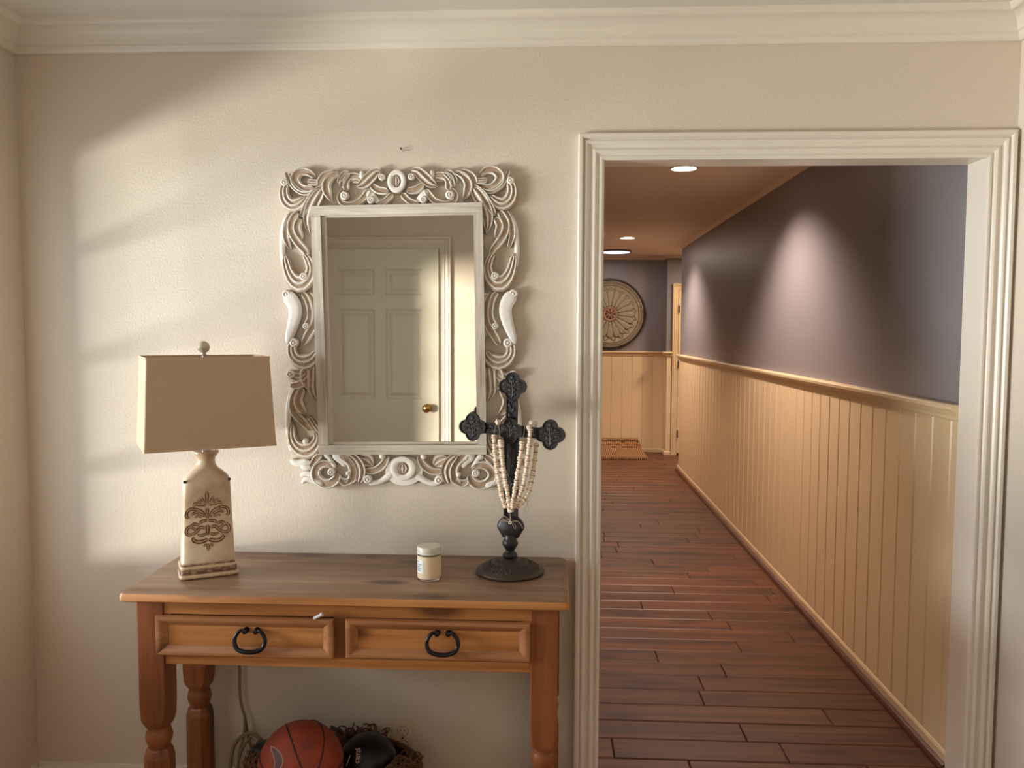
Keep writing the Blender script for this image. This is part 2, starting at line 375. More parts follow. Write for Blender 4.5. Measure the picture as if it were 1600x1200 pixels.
# fluted casing round the opening: profile across its width (0 = outer edge) and how far it stands out of the wall
CW = .082
cas = [(0, .0), (0, .024), (.004, .027), (.012, .027), (.016, .022), (.017, .016), (.020, .015), (.022, .019), (.026, .021), (.031, .019), (.036, .013), (.042, .0115), (.047, .013), (.050, .017), (.054, .018), (.060, .015), (.064, .011), (.068, .0105), (.070, .014), (.076, .0145), (CW, .011), (CW, 0)]
def casing(x0, x1, zb, zt, y, face, m_, parent, k=1.0, prof=cas, mitre=True, nm='casing'):
    cw = CW * k
    def at(w_, d_): return w_ * k, y + face * d_
    b = MB(); b.rings([[(x0 - cw + at(*q)[0], at(*q)[1], z if z == zb else zt + cw - at(*q)[0]) for q in prof] for z in (zb, 9)]); b.build(nm, m_, parent, kind=None)
    b = MB(); b.rings([[(x1 + cw - at(*q)[0], at(*q)[1], z if z == zb else zt + cw - at(*q)[0]) for q in prof] for z in (zb, 9)]); b.build(nm, m_, parent)
    b = MB(); b.rings([[((x0 - cw + at(*q)[0]) if s_ < 0 else (x1 + cw - at(*q)[0]), at(*q)[1], zt + cw - at(*q)[0]) for q in prof] for s_ in (-1, 1)]); b.build(nm, m_, parent)
b = MB(); b.box(OL - .014, OL, 0, .12, ZF, OT); b.box(OR, OR + .014, 0, .12, ZF, OT); b.box(OL - .014, OR + .014, 0, .12, OT, OT + .014)
door1 = struct('door_1', b, M_trim)
casing(OL - .002, OR - .005, ZF, OT - .004, 0, -1, M_trim, door1)
b = MB(); b.box(OL, OR, -.02, 0.02, -.035, -.002, .004); b.build('threshold', M_shoe, door1)
b = MB(); b.box(OL, OR, -.012, .12, ZF, -.035); b.build('step_riser', M_trim, door1)

# the foyer's panelled door in the south wall, seen in the mirror
DX0, DX1, DT = -1.611, -.787, 2.057
b = MB(); b.box(DX0 - .02, DX0, YS - .0, YS + .012, ZF, DT + .02); b.box(DX1, DX1 + .02, YS, YS + .012, ZF, DT + .02); b.box(DX0, DX1, YS, YS + .012, DT, DT + .02)
door2 = struct('door_2', b, M_door)
casing(DX0 - .008, DX1 + .008, ZF, DT + .008, YS, 1, M_trim, door2, .9)
def panel_door(x0, x1, z0, z1, y, face, parent, px, pz, m_=M_door, t=.03, name='door_leaf'):
    """leaf built of stiles and rails round raised panels; face = +1 looks to +y"""
    b = MB(); yb, yf = sorted((y, y + face * t)); rec = y + face * (t - .013); fr = y + face * t
    xs = [x0] + [v for p in px for v in p] + [x1]; zs = [z0] + [v for p in pz for v in p] + [z1]
    for i in range(0, len(xs) - 1, 2): b.box(xs[i], xs[i + 1], yb, yf, z0, z1)
    for (a, c) in px:
        for i in range(0, len(zs) - 1, 2): b.box(a, c, yb, yf, zs[i], zs[i + 1])
    leaf = b.build(name, m_, parent)
    for (a, c) in px:
        for (e, f) in pz:
            q = MB(); g = .012; h_ = .035
            def rg(i, yy): return [(a + i, yy, e + i), (c - i, yy, e + i), (c - i, yy, f - i), (a + i, yy, f - i)]
            q.rings([rg(-.001, fr - face * .001), rg(g, rec), rg(g + .014, rec), rg(g + h_, fr - face * .004)], False, True)
            q.build('raised_panel', m_, leaf)
    return leaf
k = DX1 - DX0
leaf = panel_door(DX0 + .003, DX1 - .003, ZF + .01, DT - .003, YS + .001, 1, door2,
    [(-1.498, -1.237), (-1.160, -.902)], [(.12, .52), (.975 - .30, .975 - .14), (1.05, 1.625), (1.725, 1.885)][0:1] + [(.64, .80)][0:0] + [(1.012 - .0, 1.640), (1.735, 1.915)])
b = MB(); kc = (-.868, YS + .03, .955)
rs = []
for r, o_ in ((.030, 0), (.030, .004), (.012, .006), (.011, .028), (.024, .034), (.030, .046), (.028, .058), (.016, .066), (.001, .068)):
    rs.append([(kc[0] + r * cos(2 * pi * j / 24), kc[1] + o_, kc[2] + r * sin(2 * pi * j / 24)) for j in range(24)])
b.rings(rs); b.build('door_knob', M_brass, door2, smooth=True, auto=40)

# ---------------------------------------------------------------- the setting: hall
XH, YE, YF, YJ, HC = 1.360, 6.18, 7.53, 7.29, 2.40
b = MB(); b.box(XH, XH + .12, .12, YE, 0, 2.5); wall_he = struct('wall_hall_east', b, M_slate)
b = MB(); b.box(-.02, .10, .12, YF, -.02, 2.5); wall_hw = struct('wall_hall_west', b, M_slate)
b = MB(); b.box(-.02, 1.363, YF, YF + .12, -.02, 2.5); wall_hn = struct('wall_hall_north', b, M_slate)
b = MB(); b.box(1.363, 1.50, YJ, YF + .12, -.02, 2.5); b.box(2.30, 3.3, YJ, YF + .12, -.02, 2.5); b.box(1.50, 2.30, YJ, YF + .12, 2.0, 2.5); b.box(1.50, 2.30, YJ + .06, YF + .12, -.02, 2.0); wall_hj = struct('wall_hall_jog', b, mat('light_slate_paint', (128, 122, 124), .5))
b = MB(); b.box(3.2, 3.32, YE - 1.2, YJ, -.02, 2.5); struct('wall_passage_east', b, M_slate)
b = MB(); b.box(XH + .12, 3.32, YE - 1.2, YE - 1.08, -.02, 2.5); struct('wall_passage_south', b, M_slate)
b = MB(); b.box(-.02, 3.32, .12, YF + .12, HC, HC + .1); struct('ceiling_hall', b, M_hceil)
# hall floor: planks laid across the hall, each its own piece
b = MB(); b.box(-.02, 3.32, .0, YF + .12, -.12, -.016); fl = struct('floor_hall', b, M_plank_edge)
PW = .1415; y = .004; row = 0
while y < YF:
    y1 = min(y + PW, YF + .0); xr = XH - .004 if y < YE - .02 else 3.2
    x = .102 - random.random() * .9; first = True
    while x < xr:
        ln = random.uniform(.55, 1.35); xa, xb = max(x, .102), min(x + ln, xr)
        if y < .12: xa = max(xa, OL + .001); xb = min(xb, OR - .001)
        if xb - xa > .03:
            q = MB(); e = .0030; zt = -.0005 - random.random() * .0012
            x0_, x1_, y0_, y1_ = xa + .0012, xb - .0012, y + .0015, y1 - .0015
            q.add([(x0_, y0_, -.016), (x1_, y0_, -.016), (x1_, y1_, -.016), (x0_, y1_, -.016), (x0_, y0_, zt - .003), (x1_, y0_, zt - .003), (x1_, y1_, zt - .003), (x0_, y1_, zt - .003),
                   (x0_ + e, y0_ + e * 1.6, zt), (x1_ - e, y0_ + e * 1.6, zt), (x1_ - e, y1_ - e * 1.6, zt), (x0_ + e, y1_ - e * 1.6, zt)],
                  [(0, 1, 5, 4), (1, 2, 6, 5), (2, 3, 7, 6), (3, 0, 4, 7), (4, 5, 9, 8), (5, 6, 10, 9), (6, 7, 11, 10), (7, 4, 8, 11), (8, 9, 10, 11)])
            o = q.build('plank', M_plank, fl)
        x += ln
    y += PW; row += 1

# wainscot boards (own pieces), chair rails, baseboards
ZR = 1.205
def board(w_, z0, z1, t=.010, v=.007):
    me = bpy.data.meshes.new('board'); h = w_ / 2
    pr = [(-h, 0), (-h, t - v), (-h + v, t), (h - v, t), (h, t - v), (h, 0)]
    vs_ = [(a, -b_, z) for z in (z0, z1) for a, b_ in pr]; n = 6
    me.from_pydata(vs_, [], [(i, (i + 1) % n, n + (i + 1) % n, n + i) for i in range(n)] + [tuple(range(n))[::-1], tuple(range(n, 2 * n))])
    bm = bmesh.new(); bm.from_mesh(me); bmesh.ops.recalc_face_normals(bm, faces=bm.faces[:]); bm.to_mesh(me); bm.free()
    me.materials.append(M_bead); return me
me = board(.1355, .018, ZR)
yy = .588 + .1355 / 2
ys = [yy + .1355 * i for i in range(-4, 60)]
for y in ys:
    if y - .068 < .12 or y + .068 > YE + .03: continue
    y_first = min(y, globals().get('y_first', 9))
    o = bpy.data.objects.new('board', me); COL.objects.link(o); o.parent = wall_he; o.location = (XH, y, 0); o.rotation_euler = (0, 0, -pi / 2)
for i in range(54):
    if .19 + .1355 * i > YF - .08: break
    o = bpy.data.objects.new('board', me); COL.objects.link(o); o.parent = wall_hw; o.location = (.10, .19 + .1355 * i, 0); o.rotation_euler = (0, 0, pi / 2)
wd = y_first - .0678 - .1202; o = bpy.data.objects.new('board', board(wd, .018, ZR)); COL.objects.link(o); o.parent = wall_he; o.location = (XH, .1202 + wd / 2, 0); o.rotation_euler = (0, 0, -pi / 2)
me = board(.128, .018, ZR)
for i in range(10):
    x = 1.363 - .064 - .128 * i
    if x - .064 < .14: break
    o = bpy.data.objects.new('board', me); COL.objects.link(o); o.parent = wall_hn; o.location = (x, YF, 0)
o = bpy.data.objects.new('board', board(.092, .018, ZR)); COL.objects.link(o); o.parent = wall_hn; o.location = (.101 + .0475, YF, 0)
o = bpy.data.objects.new('board', board(.062, .018, ZR, .010, .004)); COL.objects.link(o); o.parent = wall_hj; o.location = (1.363 + .034, YJ, 0)
o = bpy.data.objects.new('board', board(.215, .018, ZR, .008, .004)); COL.objects.link(o); o.parent = wall_hj; o.location = (1.363, (YJ + YF) / 2, 0); o.rotation_euler = (0, 0, -pi / 2)
rail = [(0, ZR - .012), (.016, ZR - .012), (.020, ZR - .004), (.018, ZR + .004), (.024, ZR + .012), (.030, ZR + .022), (.040, ZR + .028), (.042, ZR + .040), (.036, ZR + .046), (0, ZR + .046)]
b = MB(); mould(b, rail, [(XH, .1205), (XH, YE), (XH + .12, YE)]); struct('trim_5', b, M_bead)
b = MB(); mould(b, rail, [(1.43, YJ), (1.363, YJ), (1.363, YF), (.10, YF)]); struct('trim_6', b, M_bead)
b = MB(); mould(b, rail, [(.10, YF - .045), (.10, .1205)]); struct('trim_9', b, M_bead)
bs = [(0, 0), (.013, 0), (.016, .052), (.012, .062), (0, .066)]; sh = [(.013, 0), (.034, 0), (.033, .010), (.027, .019), (.018, .024), (.013, .024)]
bs2 = [(0, 0), (.016, 0), (.018, .038), (.014, .046), (0, .048)]
b = MB(); mould(b, bs, [(XH, .1205), (XH, YE), (XH + .12, YE)]); bb = struct('baseboard_hall_east', b, M_bead)
b = MB(); mould(b, sh, [(XH, .1205), (XH, YE), (XH + .12, YE)]); b.build('shoe_moulding', M_shoe, bb)
b = MB(); mould(b, bs2, [(1.43, YJ), (1.363, YJ), (1.363, YF), (.10, YF)]); struct('baseboard_hall_north', b, M_bead)
b = MB(); mould(b, bs, [(.10, YF - .02), (.10, .1205)]); struct('baseboard_hall_west', b, M_bead)
hcr = [(0, HC - .030), (.006, HC - .030), (.012, HC - .022), (.024, HC - .006), (.026, HC), (0, HC)]
b = MB(); mould(b, hcr, [(XH, .1205), (XH, YE), (XH + .12, YE)]); struct('trim_7', b, M_hceil)
b = MB(); mould(b, hcr, [(3.2, YJ), (1.363, YJ), (1.363, YF), (.10, YF)]); struct('trim_8', b, M_hceil)
# narrow door at the far end
b = MB(); b.box(1.4995, 1.503, YJ, YJ + .06, 0, 2.0); b.box(2.297, 2.3005, YJ, YJ + .06, 0, 2.0); b.box(1.503, 2.297, YJ, YJ + .06, 1.995, 2.0); door3 = struct('door_3', b, M_bead)
casing(1.503, 2.297, 0, 1.992, YJ, -1, M_bead, door3, .86)
panel_door(1.5035, 2.2965, .03, 1.988, YJ + .004, -1, door3, [(1.60, 1.86), (1.94, 2.20)], [(.2, .7), (.85, 1.5), (1.6, 1.85)], M_bead, .024)
for z in (1.76, 1.10, .26):
    b = MB(); b.box(1.499, 1.511, YJ - .030, YJ - .02, z - .045, z + .045); b.build('hinge', M_hinge, door3)

# ---------------------------------------------------------------- lamps of the hall (each with its own light)
def can(x, y, label, power, grp='recessed lights in the hall ceiling'):
    t = empty('recessed_light', (x, y, HC), label, 'ceiling light', grp)
    b = MB(); N = 32; rs = []
    for r, z in ((.083, 0), (.083, -.006), (.070, -.006), (.066, .0), (.066, .0)):
        rs.append([(x + r * cos(2 * pi * j / N), y + r * sin(2 * pi * j / N), HC + z) for j in range(N)])
    b.rings(rs, False, False); b.build('trim_ring', M_canring, t)
    b = MB(); b.lathe([(.066, -.002), (.066, -.0035)], (x, y, HC), N); b.build('lens', M_can, t)
    l = light('can_lamp', 'SPOT', (x, y, HC - .01), (x + .55, y, 0), power, (1.0, .79, .66), spot_size=radians(120), spot_blend=.75, shadow_soft_size=.05)
    l.parent = t; l.matrix_parent_inverse = t.matrix_world.inverted()
can(.722, 2.02, 'nearer round recessed light glowing in the hall ceiling', 112)
can(.715, 5.42, 'smaller farther round recessed light before the flat white disc', 112)
t = empty('ceiling_disc_light', (.70, 6.72, HC), 'flat round pale ceiling light at the far end of the hall', 'ceiling light')
b = MB(); b.lathe([(.175, 0), (.175, -.012), (.168, -.016), (.160, -.016)], (.70, 6.72, HC), 40); b.build('rim', mat('disc_rim_shade', (90, 66, 56), .5), t)  # rim coloured dark to paint in the ring of shadow round the disc
b = MB(); b.lathe([(.160, -.0162), (.158, -.020), (.10, -.023), (.001, -.024)], (.70, 6.72, HC), 40); b.build('diffuser', M_led, t, smooth=True)
l = light('passage_ceiling_lamp', 'AREA', (2.2, 6.5, HC - .03), (2.2, 6.5, 0), 20, (1.0, .74, .52), size=.3)
l2 = light('disc_lamp', 'AREA', (.70, 6.72, HC - .03), (.70, 6.72, 0), 4, (1.0, .84, .74), shape='DISK', size=.3); l2.parent = t; l2.matrix_parent_inverse = t.matrix_world.inverted()

# ---------------------------------------------------------------- carved mirror
def Wm(x, y, h):           # drawing units of the mirror to the wall
    return (2.07573e-3 * x - 1.0592e-5 * y - 1.78482, -.004 - h * .0011, 7.528e-6 * x - 2.05432e-3 * y + 2.543334)
mir = empty('carved_wall_mirror', Wm(625, 755, 0), 'large whitewashed carved wood mirror hanging on the cream wall above the console', 'mirror')
def cx(y): return 620 + (y - 284) * .0225
def flip(pts): return [(2 * cx(p[1]) - p[0], p[1]) for p in pts]
side = [ # points, half widths, height, base, style
 ([(447, 336), (441, 355), (439, 380), (440, 405), (444, 428)], [3, 4, 4, 3.5, 1], 9, 6, 'round'),
 ([(455, 330), (446, 350), (446, 370), (452, 387)], [4, 4.5, 4.5, 1.5], 11, 8, 'cup'),
 ([(464, 330), (455, 347), (456, 362), (465, 377), (476, 390), (480, 400)], [5, 5.5, 5.5, 5.5, 4.5, 2], 13, 9, 'cup'),
 ([(470, 340), (464, 352), (467, 364), (471, 372)], [5, 5.5, 5, 2.5], 13, 12, 'cup'),
 ([(443, 395), (448, 418), (456, 434), (468, 441), (480, 434), (485, 419), (481, 404), (474, 394)], [5, 7, 10, 13, 10, 7, 6, 4], 13, 7, 'multi'),
 ([(482, 436), (488, 425), (488, 410)], [5, 5, 2], 8, 6, 'round'),
 ([(444, 457), (451, 463), (458, 474), (460, 487), (457, 503), (452, 519), (447, 536)], [8, 9.5, 9, 8.5, 7.5, 6, 3], 15, 9, 'flat'),
 ([(472, 455), (480, 468), (484, 487), (482, 500), (476, 509)], [4, 4.5, 4.5, 5, 5], 13, 9, 'cup'),
 ([(480, 455), (487, 468), (491, 485), (489, 505), (481, 520), (471, 537)], [4, 5, 5, 5.5, 6, 4], 10, 8, 'cup'),
 ([(489, 455), (494, 475), (495, 500), (494, 525)], [3, 4, 4, 3], 6, 4, 'flat'),
 ([(459, 527), (453, 545), (460, 560), (475, 565), (488, 558), (494, 545)], [7, 7.5, 9, 12, 9, 4], 13, 7, 'multi'),
 ([(478, 580), (466, 590), (452, 585), (449, 578)], [7, 9, 7, 5], 12, 7, 'multi'),
 ([(474, 596), (462, 602), (451, 602)], [6, 5.5, 4], 12, 9, 'cup'),
 ([(476, 574), (474, 590), (479, 607)], [6, 7, 3], 13, 9, 'cup'),
 ([(489, 572), (488, 590), (488, 610), (495, 628)], [6, 7.5, 7, 1], 11, 7, 'ridge'),
 ([(453, 608), (447, 636), (446, 660), (448, 686), (453, 708)], [4, 4.5, 4.5, 4.5, 5], 9, 6, 'round'),
 ([(462, 606), (454, 628), (457, 646), (471, 661), (483, 674)], [5, 5, 5.5, 5.5, 3], 12, 8, 'cup'),
 ([(471, 606), (463, 624), (467, 638), (475, 646)], [5, 6, 6, 3.5], 13, 10, 'cup'),
 ([(478, 652), (486, 664), (496, 678)], [3.5, 4.5, 3], 11, 8, 'ridge'),
 ([(452, 660), (453, 688), (463, 702), (477, 706), (489, 698), (494, 684), (489, 672)], [5, 7.5, 10, 12.5, 9, 6, 3.5], 13, 7, 'multi'),
 ([(449, 722), (462, 727), (480, 724)], [3.5, 5.5, 6], 9, 7, 'round'),
 # corner at the top
 ([(447, 283), (443, 297), (446, 311), (456, 319), (468, 316), (478, 306)], [6.5, 7.5, 9, 9.5, 8.5, 4], 14, 7, 'multi'),
 ([(447, 268), (452, 280), (461, 292), (472, 299), (483, 300)], [2, 4, 4, 4, 3], 11, 9, 'cup'),
 ([(492, 276), (481, 268), (469, 268), (461, 277), (465, 288), (476, 294), (490, 292)], [3, 5, 6, 6.5, 6.5, 5.5, 4], 13, 8, 'cup'),
 ([(480, 283), (490, 284), (499, 284)], [5, 5, 5], 10, 9, 'multi'),
 ([(503, 291), (490, 303), (480, 320), (470, 337)], [4, 5.5, 6, 3], 13, 10, 'cup'),
 ([(503, 295), (492, 312), (484, 330), (482, 348), (486, 366)], [6, 8.5, 8, 6, .5], 15, 8, 'ridge'),
 ([(499, 289), (503, 279), (511, 272), (522, 268)], [5, 5.5, 5, 2.5], 12, 10, 'cup'),
 ([(530, 270), (517, 276), (510, 288), (512, 301), (519, 314)], [3, 5, 6, 5.5, .4], 14, 9, 'cup'),
 # top rail
 ([(528, 285), (537, 272), (546, 269)], [3, 4.5, 2], 12, 7, 'cup'),
 ([(533, 292), (537, 279), (547, 271)], [3, 4, 2.5], 13, 9, 'cup'),
 ([(541, 297), (541, 283), (548, 275), (562, 275)], [4.5, 4.5, 5, 4], 12, 7, 'cup'),
 ([(548, 283), (556, 279), (565, 283)], [4, 6, 4], 9, 5, 'multi'),
 ([(536, 295), (530, 306), (535, 316), (549, 318), (562, 314), (570, 306), (576, 296)], [2.5, 3.5, 4, 4, 4.5, 5, 4], 12, 6, 'cup'),
 ([(566, 267), (565, 275), (568, 283)], [3, 3.5, 1], 10, 8, 'round'),
 ([(557, 292), (568, 287), (579, 277), (588, 269), (597, 268)], [1, 6.5, 7.5, 6, 3], 14, 10, 'ridge'),
 ([(580, 288), (590, 296), (606, 298)], [5, 5.5, 5], 12, 7, 'cup'),
 ([(572, 298), (581, 306), (592, 316)], [5, 5, 3], 9, 5, 'flat'),
 ([(590, 318), (603, 313), (613, 302)], [4, 4.5, 4.5], 12, 7, 'cup'),
 # bottom rail
 ([(481, 735), (473, 733), (466, 733)], [3, 4, 3.5], 9, 7, 'round'),
 ([(486, 746), (475, 744), (465, 747)], [4, 4, 3], 9, 7, 'round'),
 ([(502, 761), (487, 755), (475, 753), (468, 759)], [4, 4.5, 4, 3], 11, 8, 'round'),
 ([(500, 712), (490, 721), (482, 733)], [4.5, 5, 3], 12, 9, 'cup'),
 ([(522, 734), (512, 728), (500, 728), (491, 737), (491, 748), (500, 757), (513, 759), (523, 752), (526, 743)], [4, 5, 6, 6.5, 7, 7, 7, 6.5, 5], 13, 7, 'cup'),
 ([(503, 712), (512, 718), (522, 734)], [6, 3.5, 3], 10, 6, 'round'),
 ([(517, 712), (531, 720), (537, 732)], [5, 6, 3], 10, 6, 'flat'),
 ([(528, 712), (544, 720), (552, 734), (550, 749), (541, 759)], [5, 7.5, 8, 7, 4], 13, 8, 'cup'),
 ([(527, 750), (537, 757), (549, 752)], [3, 5.5, 5], 12, 9, 'cup'),
 ([(545, 711), (557, 722), (563, 738), (559, 757)], [4, 6, 6.5, 5], 14, 10, 'ridge'),
 ([(560, 716), (573, 722), (582, 730)], [6, 11, 3], 8, 5, 'multi'),
 ([(569, 738), (585, 737), (598, 728), (605, 713)], [4.5, 5.5, 5.5, 4], 12, 8, 'cup'),
 ([(574, 757), (588, 757), (602, 750), (612, 742)], [5, 4, 5, 6], 11, 6, 'round'),
]
blobs = [(445, 284, 6), (474, 430, 6.5), (477, 508, 5.5), (458, 534, 7.5), (452, 584, 7), (475, 691, 5), (539, 305, 7), (597, 277, 5.5), (580, 312, 6), (516, 740, 6.5), (574, 751, 7.5), (597, 714, 5), (543, 742, 4), (447, 458, 7.5)]
def seg(y, x):
    return 'top' if y < 322 else ('bottom' if y > 709 else 'side')
for which in ('top', 'bottom', 'left', 'right'):
    b = MB()
    for i, (pts, hw, h, base, st) in enumerate(side):
        mid = pts[len(pts) // 2]; s_ = seg(mid[1], mid[0]); base = base + (i % 5) * .35
        if s_ == which or (s_ == 'side' and which == 'left'): stroke(b, pts, hw, h, base, Wm, st, M=13 if st == 'multi' else 9)
        if s_ == which or (s_ == 'side' and which == 'right'): stroke(b, flip(pts), hw, h, base + .15, Wm, st, M=13 if st == 'multi' else 9)
    for (x, y, r) in blobs:
        s_ = seg(y, x)
        if s_ == which or (s_ == 'side' and which == 'left'): blob(b, x, y, r, 13, 11, Wm, r > 5)
        if s_ == which or (s_ == 'side' and which == 'right'): fx = 2 * cx(y) - x; blob(b, fx, y, r, 13, 11, Wm, r > 5)
    if which == 'bottom':
        rs = []; N = 40; rim = []
        for f, p, rr in ((1, 0, .1), (1, .7, .5), (.96, 1, .85), (.6, 1, .8)):
            rs.append([Wm(631 + 30 * f * cos(2 * pi * j / N), 738 + 24 * f * sin(2 * pi * j / N), (5 + 9 * p) if p else 0) for j in range(N)]); rim += [rr] * N
        b.rings(rs, True, True, True, rim)
    b.build('carved_scrollwork', M_wash, mir, smooth=True, auto=50)
def rosette(x, y, rx, ry, ex, ey):
    b = MB(); rs = []; rim = []; N = 40
    for f, p, rr in ((1, 0, .1), (1, 18, .4), (.95, 24, .9), (.8, 26, .8), (.55, 24, .8), (.48, 19, .1)):
        k = (f - .48) / .52
        rs.append([Wm(x + (rx * f if f > .5 else ex) * cos(2 * pi * j / N), y + (ry * f if f > .5 else ey) * sin(2 * pi * j / N), p) for j in range(N)]); rim += [rr] * N
    b.rings(rs, True, True, True, rim)
    stroke(b, [(x, y - ey * .85), (x, y), (x, y + ey * .85)], [1, ex * .72, 1], 7, 19, Wm, 'ridge')
    b.build('rosette', M_wash, mir, smooth=True, auto=50)
rosette(620, 284, 14.5, 18, 5.5, 10.5); rosette(630, 733, 20.5, 19.5, 8, 10)
def quad_rail(p, m_, y0, y1, nm):
    """a straight rail given by its four front corners"""
    b = MB(); f = [Wm(*q, 0) for q in p]
    b.rings([[(x, y_, z) for x, _, z in f] for y_ in (y0, y1 + .0015)] + [[(x * .996 + .004 * f[0][0] * 0 + .004 * sum(g[0] for g in f) / 4, y1, z * .996 + .004 * sum(g[2] for g in f) / 4) for x, _, z in f]])
    b.build(nm, m_, mir)
quad_rail([(487, 322), (752.5, 318), (753, 333), (487.5, 337)], M_washr, -.004, -.039, 'frame_rail')
quad_rail([(497.5, 696), (761.5, 694), (762, 709), (498, 711)], M_washr, -.004, -.039, 'frame_rail')
quad_rail([(487.5, 337.2), (502.5, 337), (513, 695.8), (497.5, 696)], M_washv, -.004, -.038, 'frame_stile')
quad_rail([(739, 333.2), (753, 333), (761.5, 693.8), (747, 694)], M_washv, -.004, -.038, 'frame_stile')
quad_rail([(503, 337), (509.5, 337), (519, 695.5), (513.2, 695.5)], M_washv, -.004, -.029, 'inner_lip')
quad_rail([(509, 336.5), (739, 333.4), (739, 336), (509.5, 339)], M_washr, -.004, -.029, 'inner_lip')
quad_rail([(518.5, 691.5), (747, 690), (747, 693.8), (519, 695.8)], M_washr, -.004, -.029, 'inner_lip')
b = MB(); f = [Wm(*q, 0) for q in [(504, 336), (741, 333), (749, 695), (514, 697)]]
b.rings([[(x, y_, z) for x, _, z in f] for y_ in (-.018, -.022)]); b.build('mirror_glass', M_glass_mir, mir)
b = MB(); f = [Wm(*q, 0) for q in [(492, 330), (750, 327), (758, 702), (503, 704)]]
b.rings([[(x, y_, z) for x, _, z in f] for y_ in (-.002, -.017)]); b.build('backing_board', M_washr, mir)

# nail above the mirror
b = MB(); b.tube([(-.490, -.0005, 2.069), (-.489, -.012, 2.071)], .0012, 6); b.tube([(-.489, -.012, 2.071), (-.489, -.0135, 2.0712)], .003, 8)
b.tube([(-.489, -.011, 2.071), (-.484, -.010, 2.062), (-.478, -.008, 2.066), (-.462, -.006, 2.067)], .0007, 5)
b.build('nail', M_hinge, None, label='tiny nail with a bit of wire in the wall above the mirror', cat='nail')

# ---------------------------------------------------------------- console table
tab = empty('console_table', (-.585, -.22, ZF), 'rustic pine console table with two drawers standing against the wall', 'table')
TX0, TX1, TY0, TY1 = -1.227, .0515, -.43, -.004
b = MB(); rs = []
def rrect(x0, x1, y0, y1, r, z, n=4):
    out = []
    for cx_, cy_, a0 in ((x1 - r, y1 - r, 0), (x0 + r, y1 - r, 90), (x0 + r, y0 + r, 180), (x1 - r, y0 + r, 270)):
        for i in range(n + 1): a = radians(a0 + 90 * i / n); out.append((cx_ + r * cos(a), cy_ + r * sin(a), z))
    return out
for ins, z in ((.004, .7185), (0, .722), (0, .734), (.003, .742), (.009, .749), (.018, .7525)):
    rs.append(rrect(TX0 + ins, TX1 - ins, TY0 + ins, TY1 - ins * .3, .012, z))
b.rings(rs[:4], True, False); b.build('table_top_edge', M_tab, tab, smooth=True, auto=40)
b = MB(); b.rings(rs[3:], False, True); b.build('table_top', M_tabtop, tab, smooth=True, auto=40)
LW = .077
def leg(x0, y0, zb):
    x1, y1 = x0 + LW, y0 + LW; mx, my = x0 + LW / 2, y0 + LW / 2; h = LW / 2
    b = MB(); rs = []
    def sq(hh, ch, z): 
        c = ch; return [(mx - hh + c, my - hh, z), (mx + hh - c, my - hh, z), (mx + hh, my - hh + c, z), (mx + hh, my + hh - c, z), (mx + hh - c, my + hh, z), (mx - hh + c, my + hh, z), (mx - hh, my + hh - c, z), (mx - hh, my - hh + c, z)]
    b.rings([sq(h, .002, .7183), sq(h, .002, zb + .07), sq(h, .008, zb + .026), sq(h * .98, .013, zb + .014), sq(h * .92, .017, zb + .004), sq(h * .84, .018, zb)]); b.build('leg', M_tabv, tab)
    # turned bead and the lower block
    b = MB(); z0 = zb - .064
    b.lathe([(h * .84, .066), (h * .86, .062), (h * .80, .058), (h * .90, .050), (h * 1.0, .034), (h * .96, .022), (h * .84, .010), (h * .78, .004), (h * .80, -.002)], (mx, my, z0), 28); b.build('turned_bead', M_tabv, tab, smooth=True)
    b = MB(); b.rings([sq(h * .78, .015, z0), sq(h * .86, .017, z0 - .006), sq(h * 1.0, .02, z0 - .028), sq(h * 1.0, .018, z0 - .25), sq(h * .8, .014, ZF + .05), sq(h * .8, .014, ZF)]); b.build('leg_foot', M_tabv, tab)
leg(-1.189, -.400, .330); leg(-.057, -.400, .298); leg(-1.195, -.110, .318); leg(-.050, -.110, .318)
xa, xb, yf = -1.112, -.0572, -.394
b = MB(); b.box(xa, xb, yf, yf + .022, .676, .7183); b.build('apron_rail', M_tab, tab)
b = MB(); b.box(xa, xb, yf, yf + .022, .527, .556, .002); b.build('apron_rail', M_tab, tab)
b = MB(); b.box(-.616, -.579, yf, yf + .022, .5562, .6758); b.build('divider', M_tabv, tab)
for x in (xa, xb - .02): b = MB(); b.box(x, x + .02, yf, yf + .02, .5562, .6758); b.build('divider', M_tabv, tab)
b = MB(); b.box(xa + .0, xb, -.06, -.04, .53, .7183); b.build('back_apron', M_tab, tab)
for x in (-1.17, -.04): b = MB(); b.box(x, x + .02, -.3228, -.1102, .53, .7183); b.build('side_apron', M_tab, tab)
